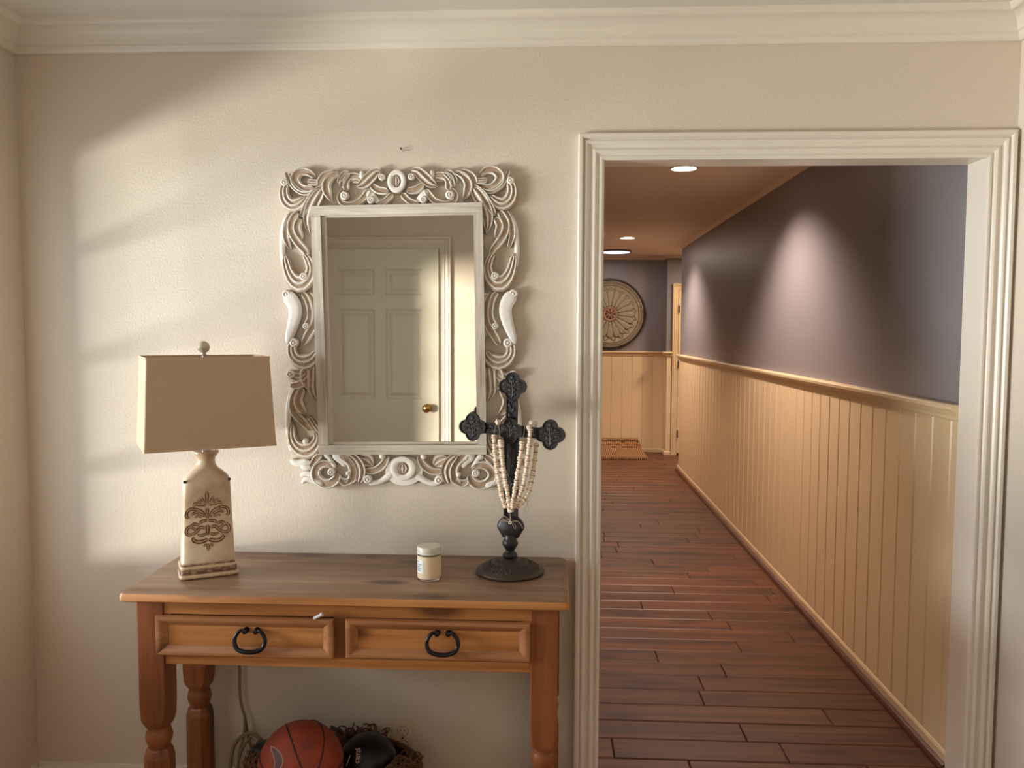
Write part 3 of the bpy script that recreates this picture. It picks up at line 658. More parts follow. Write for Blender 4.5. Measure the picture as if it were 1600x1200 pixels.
def drawer(x0, x1, z0, z1, hx, hz):
    px0, px1, pz0, pz1 = x0 + .034, x1 - .030, z0 + .028, z1 - .026
    b = MB(); b.box(px0 - .01, px1 + .01, yf - .004, yf + .002, pz0 - .01, pz1 + .01); b.box(x0 + .02, x1 - .02, yf + .002, yf + .24, z0 + .006, z1 - .006)
    dr = b.build('drawer', M_tab, tab)
    # mitred raised moulding
    prof = [(0, 0), (0, .013), (.003, .017), (.010, .018), (.016, .016), (.024, .009), (.031, .006), (.031, 0)]
    def pt(cx_, cz_, sx, sz, q): return (cx_ + sx * q[0] * kx, yf - .0005 - q[1], cz_ + sz * q[0] * kz)
    for (c0, c1) in (((x0, z0, 1, 1), (x1, z0, -1, 1)), ((x1, z0, -1, 1), (x1, z1, -1, -1)), ((x1, z1, -1, -1), (x0, z1, 1, -1)), ((x0, z1, 1, -1), (x0, z0, 1, 1))):
        kx, kz = 1.05, .9
        b = MB(); b.rings([[pt(c[0], c[1], c[2], c[3], q) for q in prof] for c in (c0, c1)]); b.build('moulding', M_tabm, dr, smooth=True, auto=35)
    b = MB()
    pts = [(-.018, -.010, .026), (-.026, -.016, .029), (-.035, -.018, .022), (-.043, -.020, .008), (-.043, -.022, -.008), (-.034, -.026, -.022), (-.016, -.030, -.027), (0, -.031, -.028), (.016, -.030, -.027), (.034, -.026, -.021), (.043, -.022, -.007), (.043, -.020, .009), (.035, -.018, .022), (.026, -.016, .029), (.018, -.010, .026)]
    c = catmull(pts, 48); c = [(hx + p[0], yf - .003 + p[1], hz + p[2]) for p in c]
    b.tube(c, lambda t: .0042 + .0024 * sin(pi * t) , 10); b.build('pull_handle', M_pull, dr, smooth=True)
    for s_ in (-1, 1):
        b = MB(); cx_, cz_ = hx + s_ * .016, hz + .026; N = 16
        b.rings([[(cx_ + r * cos(2 * pi * j / N), yf - .003 - o_, cz_ + r * sin(2 * pi * j / N)) for j in range(N)] for r, o_ in ((.009, 0), (.009, .003), (.0055, .006), (.0055, .010), (.0085, .013), (.0075, .019), (.002, .021))])
        b.build('handle_post', M_pull, dr, smooth=True, auto=50)
drawer(-1.131, -.6145, .5585, .673, -.853, .609); drawer(-.580, -.057, .5625, .6745, -.3035, .614)
b = MB(); q0 = Vector((-.6705, -.405, .6745)); q1 = Vector((-.650, -.407, .686))
b.tube([q0, q0.lerp(q1, .5), q1], .0045, 10); b.tube([q1, q1 + (q1 - q0) * .2], .006, 10)
b.build('plastic_peg', M_label, None, smooth=True, auto=50, label='small white plastic peg lying on the top edge of the left drawer', cat='peg')

# ---------------------------------------------------------------- table lamp
la = radians(28); lc = Vector((-1.040, -.255, .7528))
lamp = empty('table_lamp', lc, 'ceramic table lamp with taupe rectangular shade on left end of console', 'lamp', None, (0, 0, la))
def LW_(x, y, z): return (lc.x + x * cos(la) - y * sin(la), lc.y + x * sin(la) + y * cos(la), lc.z + z)
def sup(hx, hy, z, e, n=40):
    out = []
    for j in range(n):
        a = 2 * pi * j / n; c_, s_ = cos(a), sin(a)
        out.append(LW_(hx * math.copysign(abs(c_) ** e, c_), hy * math.copysign(abs(s_) ** e, s_), z))
    return out
b = MB(); rs = []
for hx, hy, z, e in ((.077, .045, .044, .28), (.0775, .0455, .048, .28), (.076, .044, .052, .28), (.0665, .037, .285, .28), (.0655, .0365, .292, .3), (.060, .035, .303, .4), (.045, .032, .316, .6), (.032, .029, .327, .85), (.0275, .0275, .338, 1), (.0265, .0265, .347, 1), (.029, .029, .356, 1), (.0365, .0365, .366, 1), (.039, .039, .371, 1), (.037, .037, .376, 1), (.012, .012, .3765, 1)):
    rs.append(sup(hx, hy, z, e))
b.rings(rs); b.build('ceramic_body', M_cer, lamp, smooth=True, auto=50)
b = MB(); rs = []; rim = []
for hx, hy, z, r_ in ((.080, .050, 0, .3), (.084, .054, .004, .6), (.084, .054, .012, 1), (.081, .051, .016, .2), (.0795, .0495, .019, .1), (.080, .050, .030, .5), (.082, .052, .033, 1), (.082, .052, .037, 1), (.078, .048, .041, .2), (.076, .045, .046, .6)):
    rs.append(sup(hx, hy, z, .22, 48)); rim += [r_] * 48
b.rings(rs, rim=rim)
for i in range(7):
    x = -.066 + .022 * i
    stroke(b, [(x - 9.5e-3, .0245), (x, .0245 + .003 * (-1) ** i), (x + 9.5e-3, .0245)], [.001, .0042, .001], .003, .0, lambda u, v, h: LW_(u, -.0495 - h, v), 'ridge', 7, 8)
b.build('foot', M_cerband, lamp, smooth=True, auto=60)
# damask ornament on the front, drawn in units of the front face
ox, oy = 327, 802
def Wo(x, y, h):
    zz = .1775 - (y - 802) / 535.0; t = (zz - .052) / (.285 - .052); fy = .044 + (.037 - .044) * t
    return LW_((x - 327) / 535.0, -fy + .0012 - h * .00085, zz)
orn = [([(326, 757), (326, 766), (326, 778)], [1, 3.2, 1.5]), ([(324, 778), (319, 772), (317, 766)], [2, 2.6, .8]), ([(321, 779), (314, 775), (311, 770)], [2, 2.4, .8]),
       ([(325, 780), (315, 779), (308, 777), (305, 782)], [2, 2.4, 2.4, 1.4]), ([(323, 800), (319, 792), (312, 787), (303, 785), (297, 788), (295, 796), (299, 799)], [2.5, 2.6, 2.4, 2.4, 2.4, 2.4, 1.8]),
       ([(322, 798), (315, 793), (308, 791), (303, 795)], [2, 2.2, 2, 1.4]), ([(318, 800), (312, 797), (307, 799)], [1.6, 1.6, 1.2]),
       ([(326, 785), (326, 795), (326, 803)], [2.8, 2.2, 1.6]), ([(326, 805), (318, 806), (313, 810)], [2.6, 2.6, 1.8]), ([(313, 812), (306, 809), (302, 813), (306, 817)], [2, 2.4, 2.2, 1.6]),
       ([(310, 820), (300, 813), (295, 817), (295, 824), (301, 826), (306, 822)], [2, 2.4, 2.4, 2.2, 2, 1.4]), ([(323, 818), (316, 815), (309, 822), (302, 827)], [2, 2.4, 2.4, 1.4]),
       ([(324, 826), (317, 828), (310, 826)], [2, 2.4, 1.2]), ([(326, 812), (326, 820), (326, 829)], [3, 3.2, 2.4]),
       ([(326, 835), (318, 838), (310, 838), (304, 834), (306, 830)], [3, 3.2, 3, 2.6, 1.6]), ([(326, 842), (326, 849), (326, 854)], [2.4, 2.2, .8]), ([(324, 843), (319, 846)], [1.8, 1.2])]
b = MB()
for pts, hw in orn:
    hw = [w_ * 1.25 for w_ in hw]
    stroke(b, pts, hw, 4.6, 0, Wo, 'ridge', 7, max(6, len(pts) * 3))
    if abs(pts[0][0] - pts[-1][0]) > 1: stroke(b, [(653 - p[0], p[1]) for p in pts], hw, 4.6, 0, Wo, 'ridge', 7, max(6, len(pts) * 3))
b.build('damask_ornament', M_cerorn, lamp, smooth=True, auto=60, label='raised damask scroll ornament wiped with brown glaze')
for sx in (-1, 1):
    b = MB(); c0 = Vector(LW_(sx * .0625, -.0345, .290)); b.sphere(c0, .0048, 10, 6); b.build('glaze_chip', M_chip, lamp, smooth=True)
b = MB(); rs = []
for r, z in ((.012, .3767), (.012, .383), (.009, .384), (.009, .390), (.0125, .391), (.0125, .415), (.006, .416), (.004, .42), (.004, .662), (.007, .663), (.007, .668)):
    rs.append([LW_(r * cos(2 * pi * j / 20), r * sin(2 * pi * j / 20), z) for j in range(20)])
b.rings(rs); b.build('steel_neck', M_chrome, lamp, smooth=True, auto=40)
z0, z1 = .397, .659
def shr(hx, hy, z, r=.004): 
    return [LW_(p[0] * cos(.055) - p[1] * sin(.055), p[0] * sin(.055) + p[1] * cos(.055), z) for p in rrect(-hx, hx, -hy, hy, r, 0, 3)]
b = MB(); hb, ht, yb_, yt_ = .180, .168, .138, .118; t_ = .0025
b.rings([shr(hb, yb_, z0), shr(ht, yt_, z1), shr(ht - t_, yt_ - t_, z1), shr(hb - t_, yb_ - t_, z0), shr(hb, yb_, z0)], False, False); b.build('lamp_shade', M_shade, lamp)
for zz, hx, hy in ((z0 - .0008, hb + .0008, yb_ + .0008), (z1 - .0075, ht + .0015, yt_ + .0015)):
    b = MB(); b.rings([shr(hx, hy, zz), shr(hx - .0004, hy - .0004, zz + .008), shr(hx - .005, hy - .005, zz + .008), shr(hx - .005, hy - .005, zz), shr(hx, hy, zz)], False, False); b.build('shade_tape', M_shade_in, lamp)
b = MB()
for a, c in (((-ht + .003, 0), (ht - .003, 0)), ((0, -yt_ + .003), (0, yt_ - .003))): b.tube([LW_(a[0], a[1], .655), LW_(c[0], c[1], .655)], .0015, 6)
b.build('spider_wire', M_chrome, lamp)
b = MB(); b.lathe([(.004, .660), (.008, .663), (.006, .668), (.0155, .676), (.0185, .686), (.0155, .697), (.007, .703), (.0001, .7045)], lc, 24); b.build('finial', M_fin, lamp, smooth=True)

# ---------------------------------------------------------------- candle jar
cc = (-.3635, -.262, .7528); cj = empty('candle_jar', cc, 'small white candle in glass jar in the middle of the console', 'candle')
M_cg = bpy.data.materials.new('clear_glass'); M_cg.use_nodes = True; gb = M_cg.node_tree.nodes['Principled BSDF']; gb.inputs['Transmission Weight'].default_value = 1; gb.inputs['Roughness'].default_value = .04; gb.inputs['IOR'].default_value = 1.3
b = MB(); b.lathe([(.0352, .006), (.0352, .072), (.001, .073)], cc, 40); b.build('wax', M_wax, cj, smooth=True, auto=40)
b = MB(); b.lathe([(.001, 0), (.033, 0), (.0350, .002), (.0356, .0058), (.001, .0058)], cc, 40); b.build('glass_base', M_cg, cj, smooth=True, auto=40)
b = MB(); b.rings([[(cc[0] + r_ * cos(2 * pi * j / 40), cc[1] + r_ * sin(2 * pi * j / 40), cc[2] + z) for j in range(40)] for r_, z in ((.0352, .0732), (.0355, .0785), (.0335, .0812), (.0325, .0785), (.0325, .0732))], False, False); b.build('glass_neck', M_cg, cj, smooth=True, auto=40)
b = MB(); b.lathe([(.0325, .0815), (.036, .0825), (.036, .095), (.034, .099), (.001, .100)], cc, 40); b.build('lid', mat('frosted_lid', (214, 208, 192), .25), cj, smooth=True, auto=40)
b = MB(); b.lathe([(.0362, .0785), (.0366, .0795), (.0362, .0812)], cc, 40); b.build('lid_seal', M_label, cj, smooth=True)
b = MB(); rs = []
for zz in (.022, .062): rs.append([(cc[0] + .0356 * cos(a), cc[1] + .0356 * sin(a), cc[2] + zz) for a in [radians(192 + 5.2 * i) for i in range(12)]])
b.rings(rs, False, False, False); lab = b.build('label_sticker', M_label, cj, smooth=True)
b = MB()
for i, (zz, l_) in enumerate(((.055, 5), (.047, 8), (.041, 6), (.035, 8), (.029, 7))):
    for k_ in range(l_):
        a = radians(200 + 5.0 * k_); b.add([(cc[0] + .0359 * cos(a + e), cc[1] + .0359 * sin(a + e), cc[2] + zz + h_) for e, h_ in ((0, 0), (.06, 0), (.06, .003), (0, .003))], [(0, 1, 2, 3)])
b.build('label_print', M_ink, lab)

# ---------------------------------------------------------------- iron cross on a stand
CX, CY, CZ = -.1265, -.182, .7528
cr = empty('iron_cross', (CX, CY, CZ), 'black cast iron standing cross with lobed arms on right end of console', 'cross')
cyaw = radians(-13)
def K(x, y, z): return (CX + x * cos(cyaw) - y * sin(cyaw), CY + x * sin(cyaw) + y * cos(cyaw), CZ + z)
def fl(r, z, a): return r * (1 + .0 * a)
b = MB(); b.lathe([(.100, 0), (.1045, .002), (.1055, .006), (.103, .010), (.098, .0115), (.094, .014), (.075, .024), (.052, .033), (.050, .0345), (.034, .040), (.024, .044), (.016, .046)], (CX, CY, CZ), 64); bs_ = b.build('base', M_ironbr, cr, smooth=True, auto=40)
b = MB()
def Wb(x, y, h):   # x angle (deg), y radius (mm) on the dome
    r = y / 1000; a = radians(x); z = (.014 + (.094 - r) * .526) if r > .075 else (.024 + (.075 - r) * .391) if r > .052 else (.033 + (.052 - r) * .39)
    return (CX + (r) * cos(a), CY + r * sin(a), CZ + z + h * .001)
for i in range(16):
    a = 22.5 * i
    for s_ in (-1, 1):
        stroke(b, [(a, 90), (a + s_ * 5, 82), (a + s_ * 7, 72), (a + s_ * 3, 62), (a + s_ * 1, 66)], [2.2, 2.6, 2.6, 2.4, 1.6], 2.6, -.3, Wb, 'round', 5, 10)
    stroke(b, [(a + 11, 91), (a + 11, 74), (a + 11, 56)], [2.5, 3, .8], 2.4, -.3, Wb, 'ridge', 5, 8)
for i in range(28): a = 360 / 28 * i; stroke(b, [(a, 48), (a, 34)], [3.2, 4.4], 2.0, -.3, Wb, 'round', 5, 5)
b.build('base_leaf_relief', M_ironbr, bs_, smooth=True)
b = MB(); b.lathe([(.016, .044), (.0215, .047), (.0235, .052), (.0215, .058), (.014, .064), (.013, .068), (.016, .073), (.0215, .082), (.0235, .091), (.021, .100), (.017, .104), (.018, .112), (.016, .118)], (CX, CY, CZ), 28, fn=lambda r, z, a: r * (1 + (.05 * cos(6 * a) if .07 < z < .1 else 0))); b.build('knop', M_iron, cr, smooth=True)
def quatre(cx_, cz_, r, N=48, off=1.0):
    out = []
    for j in range(N):
        a = 2 * pi * j / N; best = 0; o_ = r * .50 * off; rc = r * .52
        for k_ in range(4):
            t = pi / 2 * k_; dd = cos(a - t) * o_; q = rc * rc - (o_ * sin(a - t)) ** 2
            if q >= 0: best = max(best, dd + math.sqrt(q))
        out.append((cx_ + best * cos(a), cz_ + best * sin(a)))
    return out
def scale(o, c, f): return [(c[0] + (p[0] - c[0]) * f, c[1] + (p[1] - c[1]) * f) for p in o]
def plaque(cx_, cz_, r, y0, name='lobe', tilt=0):
    o = quatre(cx_, cz_, r); c = (cx_, cz_); b = MB()
    b.rings([[K(p[0], yy_, p[1]) for p in scale(o, c, f)] for f, yy_ in ((.94, y0 + .016), (1, y0 + .013), (1, y0 + .003), (.975, y0), (.90, y0), (.875, y0 + .004))], True, True)
    lb = b.build(name, M_iron, cr, smooth=True, auto=45)
    b = MB(); Wq = lambda x, y, h: K(cx_ + x * r / 10, y0 + .0042 - h * .00036 * r / .042, cz_ + y * r / 10)
    stroke(b, [(0, -8), (.3, -3), (-.2, 2), (0, 6)], [.9, .7, .5, .4], 6, 1, Wq, 'round', 5, 10)
    for (x, y, dx, dy) in ((0, 5, 0, 3.2), (0, 3, 1.6, 2.2), (0, 3, -1.6, 2.2), (0, .5, 4, 1.8), (0, .5, -4, 1.8), (3, 1.5, 4, 1), (-3, 1.5, -4, 1), (3, -1, 4.2, -.4), (-3, -1, -4.2, -.4), (0, -3, 2.6, 2), (0, -3, -2.6, 2), (0, -6, 2.4, 1.2), (0, -6, -2.4, 1.2), (2.5, 3.5, 3, -1), (-2.5, 3.5, -3, -1)):
        stroke(b, [(x, y), (x + dx * .6, y + dy * .35), (x + dx, y + dy)], [.35, 1.05, .25], 7, 1, Wq, 'ridge', 5, 6)
    b.build('vine_relief', M_iron, lb, smooth=True)
zc = .4355
def bar(p, name):    # flat bar with raised edges given as outline quad in local x z
    b = MB(); c = (sum(q[0] for q in p) / 4, sum(q[1] for q in p) / 4)
    def inn(f): return [(c[0] + (q[0] - c[0]) * (f if abs(q[0] - c[0]) < abs(q[1] - c[1]) else 1), c[1] + (q[1] - c[1]) * (f if abs(q[0] - c[0]) >= abs(q[1] - c[1]) else 1)) for q in p]
    b.rings([[K(q[0], yy_, q[1]) for q in inn(f)] for f, yy_ in ((.9, .012), (1, .010), (1, .001), (.95, -.001), (.78, -.001), (.68, .003))]); return b.build(name, M_iron, cr)
up = bar([(-.017, zc), (.020, zc), (.021, zc + .125), (-.014, zc + .125)], 'upright')
lo = bar([(-.022, .130), (.022, .130), (.026, zc), (-.022, zc)], 'upright')
th = radians(-3.5)
def rot(x, z): return (x * cos(th) - z * sin(th), zc + x * sin(th) + z * cos(th))
ar = bar([rot(-.115, -.017), rot(.115, -.017), rot(.115, .017), rot(-.115, .017)], 'arm')
def vine(p0, p1, n, parent):
    b = MB(); dx, dz = p1[0] - p0[0], p1[1] - p0[1]; l = math.hypot(dx, dz); ux, uz = dx / l, dz / l
    Wv = lambda x, y, h: K(p0[0] + ux * x - uz * y, .0028 - h, p0[1] + uz * x + ux * y)
    stroke(b, [(l * i / 6, .0025 * (-1) ** i) for i in range(7)], [.0012] * 7, .002, 0, Wv, 'round', 5, 16)
    for i in range(n):
        s_ = (-1) ** i; x = l * (i + .4) / n; stroke(b, [(x, 0), (x + .007, s_ * .006), (x + .016, s_ * .007)], [.0012, .0038, .0008], .0035, 0, Wv, 'ridge', 5, 7)
    b.build('vine_relief', M_iron, parent, smooth=True)
vine((.002, zc + .035), (.003, zc + .095), 4, up); vine((0, .165), (.001, zc - .04), 8, lo); vine(rot(-.035, 0), rot(-.085, 0), 4, ar); vine(rot(.035, 0), rot(.085, 0), 4, ar)
plaque(.0065, zc + .1345, .0430, -.007); plaque(*rot(-.121, 0), .0430, -.007); plaque(*rot(.124, 0), .0450, -.007); plaque(.001, zc, .0400, -.012)
o = []
b = MB(); pr = [(-.012, .172), (-.028, .166), (-.040, .150), (-.042, .136), (-.035, .124), (-.028, .112), (-.020, .104), (.020, .104), (.028, .112), (.035, .124), (.042, .136), (.040, .150), (.028, .166), (.012, .172)]
c = (0, .138); pr = [p[:2] for p in catmull([(x, z, 0) for x, z in pr] + [(-.012, .172, 0)], 50)][:-1]
b.rings([[K(p[0], yy_, p[1] * 1.0) for p in scale(pr, c, f)] for f, yy_ in ((.92, .016), (1, .012), (1, .002), (.94, -.004), (.75, -.008))]); b.build('lower_lobe', M_iron, cr, smooth=True, auto=50)

# bead garlands hanging over the arms
def Wg(x, y): return (1.93668e-3 * x + 7.32e-6 * y - 1.6757, 2.48e-5 * x - 1.95256e-3 * y + 2.483795)
def bead_mesh(nm, r, band):
    me = bpy.data.meshes.new(nm); vs_ = []; fs = []; mi = []; n = 12
    prof = [(.0001, -.80), (.62, -.78), (.92, -.45), (1, -.1), (1, .12), (.9, .5), (.6, .78), (.0001, .8)]
    for q, z in prof:
        for j in range(n): vs_.append((q * r * cos(2 * pi * j / n), q * r * sin(2 * pi * j / n), z * r))
    for i in range(len(prof) - 1):
        for j in range(n):
            k_ = (j + 1) % n; fs.append((i * n + j, i * n + k_, (i + 1) * n + k_, (i + 1) * n + j)); mi.append(1 if i in band else 0)
    me.from_pydata(vs_, [], fs); me.materials.append(M_beadw); me.materials.append(M_beadb); me.polygons.foreach_set('material_index', mi); me.polygons.foreach_set('use_smooth', [True] * len(fs)); return me
B_big = bead_mesh('bead_large', .0085, (3,)); B_sm = bead_mesh('bead_small', .0066, ()); B_md = bead_mesh('bead_medium', .0075, (2,))
def put(me, p, axis, par):
    o = bpy.data.objects.new('bead', me); COL.objects.link(o); o.parent = par; o.location = Vector(p) - par.location; o.rotation_euler = Vector(axis).to_track_quat('Z', 'X').to_euler()
def strand(par, pts, yd, seed):
    random.seed(seed); c = catmull([(*p, d_) for p, d_ in zip(pts, yd)], 60); c = [Vector((Wg(x, y)[0], d_, Wg(x, y)[1])) for x, y, d_ in c]
    L_ = [0]
    for i in range(59): L_.append(L_[-1] + (c[i + 1] - c[i]).length)
    def at(s_):
        for i in range(59):
            if L_[i + 1] >= s_: f = (s_ - L_[i]) / (L_[i + 1] - L_[i]); return c[i].lerp(c[i + 1], f), (c[i + 1] - c[i])
        return c[-1], c[-1] - c[-2]
    s_ = 0; k_ = 0
    while s_ < L_[-1]:
        me, r = ((B_big, .0083), (B_sm, .0064), (B_md, .0073))[[0, 1, 2, 1, 0, 1, 1, 2][k_ % 8]]
        s_ += r * .8; p, t = at(min(s_, L_[-1])); put(me, p, t + Vector((random.uniform(-.1, .1), 0, 0)) * t.length, par); s_ += r * .8; k_ += 1
def cordline(par, pts, yd, r=.0008, nm='string'):
    b = MB(); c = catmull([(*p, d_) for p, d_ in zip(pts, yd)], 24); b.tube([(Wg(x, y)[0], d_, Wg(x, y)[1]) for x, y, d_ in c], r, 6); b.build(nm, M_twine, par)
g1 = empty('bead_garland', (CX, CY - .03, CZ + .10), 'pale wooden bead garland looped over the left arm of the cross', 'garland')
strand(g1, [(772, 678), (774, 710), (779, 745), (784, 772), (790, 792)], [-.204, -.206, -.207, -.206, -.206], 1)
strand(g1, [(782, 685), (785, 715), (790, 750), (795, 778), (797, 796)], [-.206, -.210, -.212, -.214, -.214], 2)
strand(g1, [(816, 688), (813, 715), (808, 745), (803, 775), (800, 796)], [-.210, -.214, -.216, -.216, -.216], 3)
put(B_big, (Wg(778.5, 659)[0], -.206, Wg(0, 659)[1] + .019), (1, .2, .2), g1)
cordline(g1, [(773, 677), (774, 668), (777, 660), (780, 668), (782, 684)], [-.206, -.206, -.203, -.206, -.208])
cordline(g1, [(817, 687), (819, 675), (820, 664)], [-.211, -.209, -.198])
cordline(g1, [(797, 796), (798, 805), (798, 812)], [-.216, -.214, -.212], .0012)
cordline(g1, [(798, 812), (790, 805), (784, 805), (790, 812), (798, 813), (808, 812), (814, 817), (817, 824)], [-.212, -.213, -.213, -.213, -.213, -.213, -.213, -.212], .0011)
cordline(g1, [(798, 811), (786, 810), (783, 813), (792, 812)], [-.211, -.213, -.213, -.212], .0009)
cordline(g1, [(800, 814), (803, 822), (806, 824), (805, 818), (800, 813)], [-.212, -.212, -.212, -.212, -.212], .0008)
b = MB(); bx, bz = Wg(798, 814); N = 14
b.rings([[(bx + r * cos(2 * pi * j / N), -.214 - o_, bz + r * sin(2 * pi * j / N)) for j in range(N)] for r, o_ in ((.002, 0), (.0055, 0), (.0055, .004), (.002, .004), (.002, 0))], False, False); b.build('end_bead', M_beadw, g1, smooth=True)
g2 = empty('bead_garland', (CX + .05, CY - .02, CZ + .12), 'pale wooden bead garland looped over the right arm of the cross', 'garland')
strand(g2, [(829, 668), (827, 695), (823, 728), (818, 755), (811, 775), (803, 792)], [-.214, -.216, -.216, -.214, -.212, -.210], 4)
strand(g2, [(838, 692), (836, 715), (832, 742), (827, 765), (819, 780), (809, 790)], [-.200, -.202, -.204, -.206, -.207, -.206], 5)
for (x, y, d_) in ((827, 667, -.213), (831, 660, -.204), (836, 662, -.190)): put(B_big, (Wg(x, y)[0], d_, Wg(x, y)[1]), (1, -.6, 0), g2)
cordline(g2, [(836, 664), (838, 676), (838, 692)], [-.186, -.190, -.198])
cordline(g2, [(824, 776), (824, 786), (820, 795), (822, 800), (826, 795), (824, 784), (830, 780)], [-.200] * 7, .0006)

# ---------------------------------------------------------------- outlet, cord
ox0, ox1, oz0, oz1 = -.529, -.459, .068, .186
out = empty('wall_outlet', ((ox0 + ox1) / 2, 0, oz0), 'cream double wall outlet low on the wall under the console', 'outlet')
b = MB(); b.box(ox0, ox1, -.0055, -.0001, oz0, oz1, .002); b.build('cover_plate', M_plate, out)
for zz in (.104, .150):
    b = MB(); N = 24; cx_ = (ox0 + ox1) / 2
    b.rings([[(cx_ + (.0165 * f) * math.copysign(abs(cos(2 * pi * j / N)) ** .8, cos(2 * pi * j / N)), yy_, zz + (.0140 * f) * sin(2 * pi * j / N)) for j in range(N)] for f, yy_ in ((1.06, -.0052), (1.0, -.0075), (.96, -.0078))]); rc = b.build('receptacle', M_plate, out)
    b = MB(); b.box(cx_ - .0075, cx_ - .0050, -.0084, -.0076, zz - .001, zz + .008); b.box(cx_ + .0050, cx_ + .0072, -.0084, -.0076, zz, zz + .0075); b.lathe([(.0026, -.0004), (.0026, .0004)], (cx_, -.0080, zz - .0075), 10); b.build('slots', M_slot, rc)
    b = MB(); b.rings([[(cx_ + .0172 * f * cos(2 * pi * j / N), -.0058, zz + .0150 * f * sin(2 * pi * j / N)) for j in range(N)] for f in (1.09, 1.0)], False, False); b.build('gap_ring', M_slot, rc)
b = MB(); b.lathe([(.0028, -.002), (.0028, .002)], ((ox0 + ox1) / 2, -.0065, .127), 10); b.build('screw', M_hinge, out)

def Wc(x, y, d_): return (2.16923e-3 * x - 2.41e-5 * y - 1.82843, d_, 6.05e-5 * x - 2.20395e-3 * y + 2.636788)
b = MB()
def cline(pts, yd, r=.0042): 
    c = catmull([(*p, d_) for p, d_ in zip(pts, yd)], 60); b.tube([Wc(*q) for q in c], r, 8)
cline([(372, 990), (374, 1043), (375, 1090), (383, 1122), (388, 1150), (398, 1185), (402, 1225)], [-.025, -.02, -.02, -.022, -.024, -.03, -.04], .0045)
cline([(384, 1120), (383, 1148), (376, 1175), (376, 1215)], [-.030, -.034, -.04, -.05], .0045)
cline([(363, 1240), (363, 1195), (369, 1160), (388, 1142), (408, 1148), (420, 1168), (430, 1200)], [-.05, -.045, -.04, -.038, -.04, -.045, -.05], .0060)
cline([(372, 1240), (374, 1200), (382, 1165), (396, 1146)], [-.055, -.05, -.047, -.045], .0045)
b.build('lamp_cord', M_cord, None, smooth=True, label='beige lamp cord hanging and looping behind the console', cat='cord')

# ---------------------------------------------------------------- basket with balls under the table
BX, BY = -.665, -.237; bk = empty('wicker_basket', (BX, BY, ZF), 'dark wicker basket under the console filled with balls and yarn', 'basket')
b = MB(); N = 56
rx_, ry_ = .262, .205
for i in range(20):
    z = ZF + .01 + i * .0125; f = .80 + .20 * (i / 19) ** .8
    c = [(BX + rx_ * f * cos(2 * pi * j / N) * (1 + .006 * (-1) ** (j // 2 + i)), BY + ry_ * f * sin(2 * pi * j / N) * (1 + .006 * (-1) ** (j // 2 + i)), z) for j in range(N + 1)]
    b.tube(c, .0062, 6, False)
b.build('woven_wall', M_wick, bk, smooth=True)
b = MB(); b.lathe([(.001, .004), (.79, .004), (.79, .012), (.001, .012)], (BX, BY, ZF), 40, rx_, ry_); b.build('basket_floor', M_wick, bk)
b = MB(); b.tube([(BX + rx_ * cos(2 * pi * j / N), BY + ry_ * sin(2 * pi * j / N), ZF + .262) for j in range(N + 1)], .011, 8, False); b.build('rim', M_wick, bk, smooth=True)
# heap of looped yarn that carries the balls
random.seed(5); b = MB()
b.lathe([(.02, -.002), (.74, .0), (.80, .10), (.86, .23), (.80, .262), (.72, .22), (.58, .15), (.45, .06), (.3, .03), (.001, .03)], (BX, BY, ZF + .015), 40, rx_, ry_); yn = b.build('yarn_heap', M_yarn, None, smooth=True, label='brown looped yarn throw stuffed in the basket under the balls', cat='throw')
b = MB()
def loops(n, fx, spread, zc_, zr):
    for _ in range(n):
        a = fx + random.uniform(-spread, spread); rr = random.uniform(.74, .99); z = zc_ + random.uniform(0, zr)
        p = Vector((BX + rx_ * rr * cos(a), BY + ry_ * rr * sin(a), z)); s_ = random.uniform(.010, .022); d1 = Vector((random.uniform(-1, 1), random.uniform(-1, 1), random.uniform(-.3, 1))).normalized(); d2 = d1.orthogonal().normalized()
        b.tube([p + d1 * s_ * cos(2 * pi * j / 10) + d2 * s_ * sin(2 * pi * j / 10) for j in range(9)], .0026, 5)
loops(170, -.22, .42, .135, .045); loops(110, pi + .2, .42, .150, .05); loops(90, pi / 2 - .1, .45, .135, .04)
b.build('yarn_loops', M_yarn, yn, kind='stuff')

bc = Vector((-.738, -.330, .203)); br = .1245
ball = empty('basketball', bc - Vector((0, 0, br)), 'orange brown basketball with black seams lying in the basket', 'ball')
b = MB(); b.sphere(bc, br, 48, 28); b.build('shell', M_ball, ball, smooth=True)
# orientation of the ball: axis frame
ax = Vector((.30, .35, .89)).normalized(); bxv = Vector((.92, -.36, -.14)); bxv = (bxv - ax * bxv.dot(ax)).normalized(); byv = ax.cross(bxv)
def seam(pts): b = MB(); b.tube([bc + p.normalized() * (br + .0003) for p in pts], .0021, 6, False); b.build('seam', M_seam, ball)
N = 72
vdir = (Vector((0, -D, H)) - bc).normalized(); rt = vdir.cross(Vector((0, 0, 1))).normalized() * -1; up_ = rt.cross(vdir) * -1
rt = Vector((0, 0, 1)).cross(vdir).normalized(); up_ = vdir.cross(rt).normalized()
def S(u, v):      # point on the near side of the ball, u right, v up, in units of its radius
    w_ = math.sqrt(max(.0, 1 - u * u - v * v)); return rt * u + up_ * v + vdir * w_
def ring_through(n_): 
    n_ = n_.normalized(); a = n_.orthogonal().normalized(); c_ = n_.cross(a); return [a * cos(2 * pi * j / N) + c_ * sin(2 * pi * j / N) for j in range(N + 1)]
def gc(p, q): return ring_through(p.cross(q))
seam(gc(S(-.33, .90), S(-.05, .10))); 
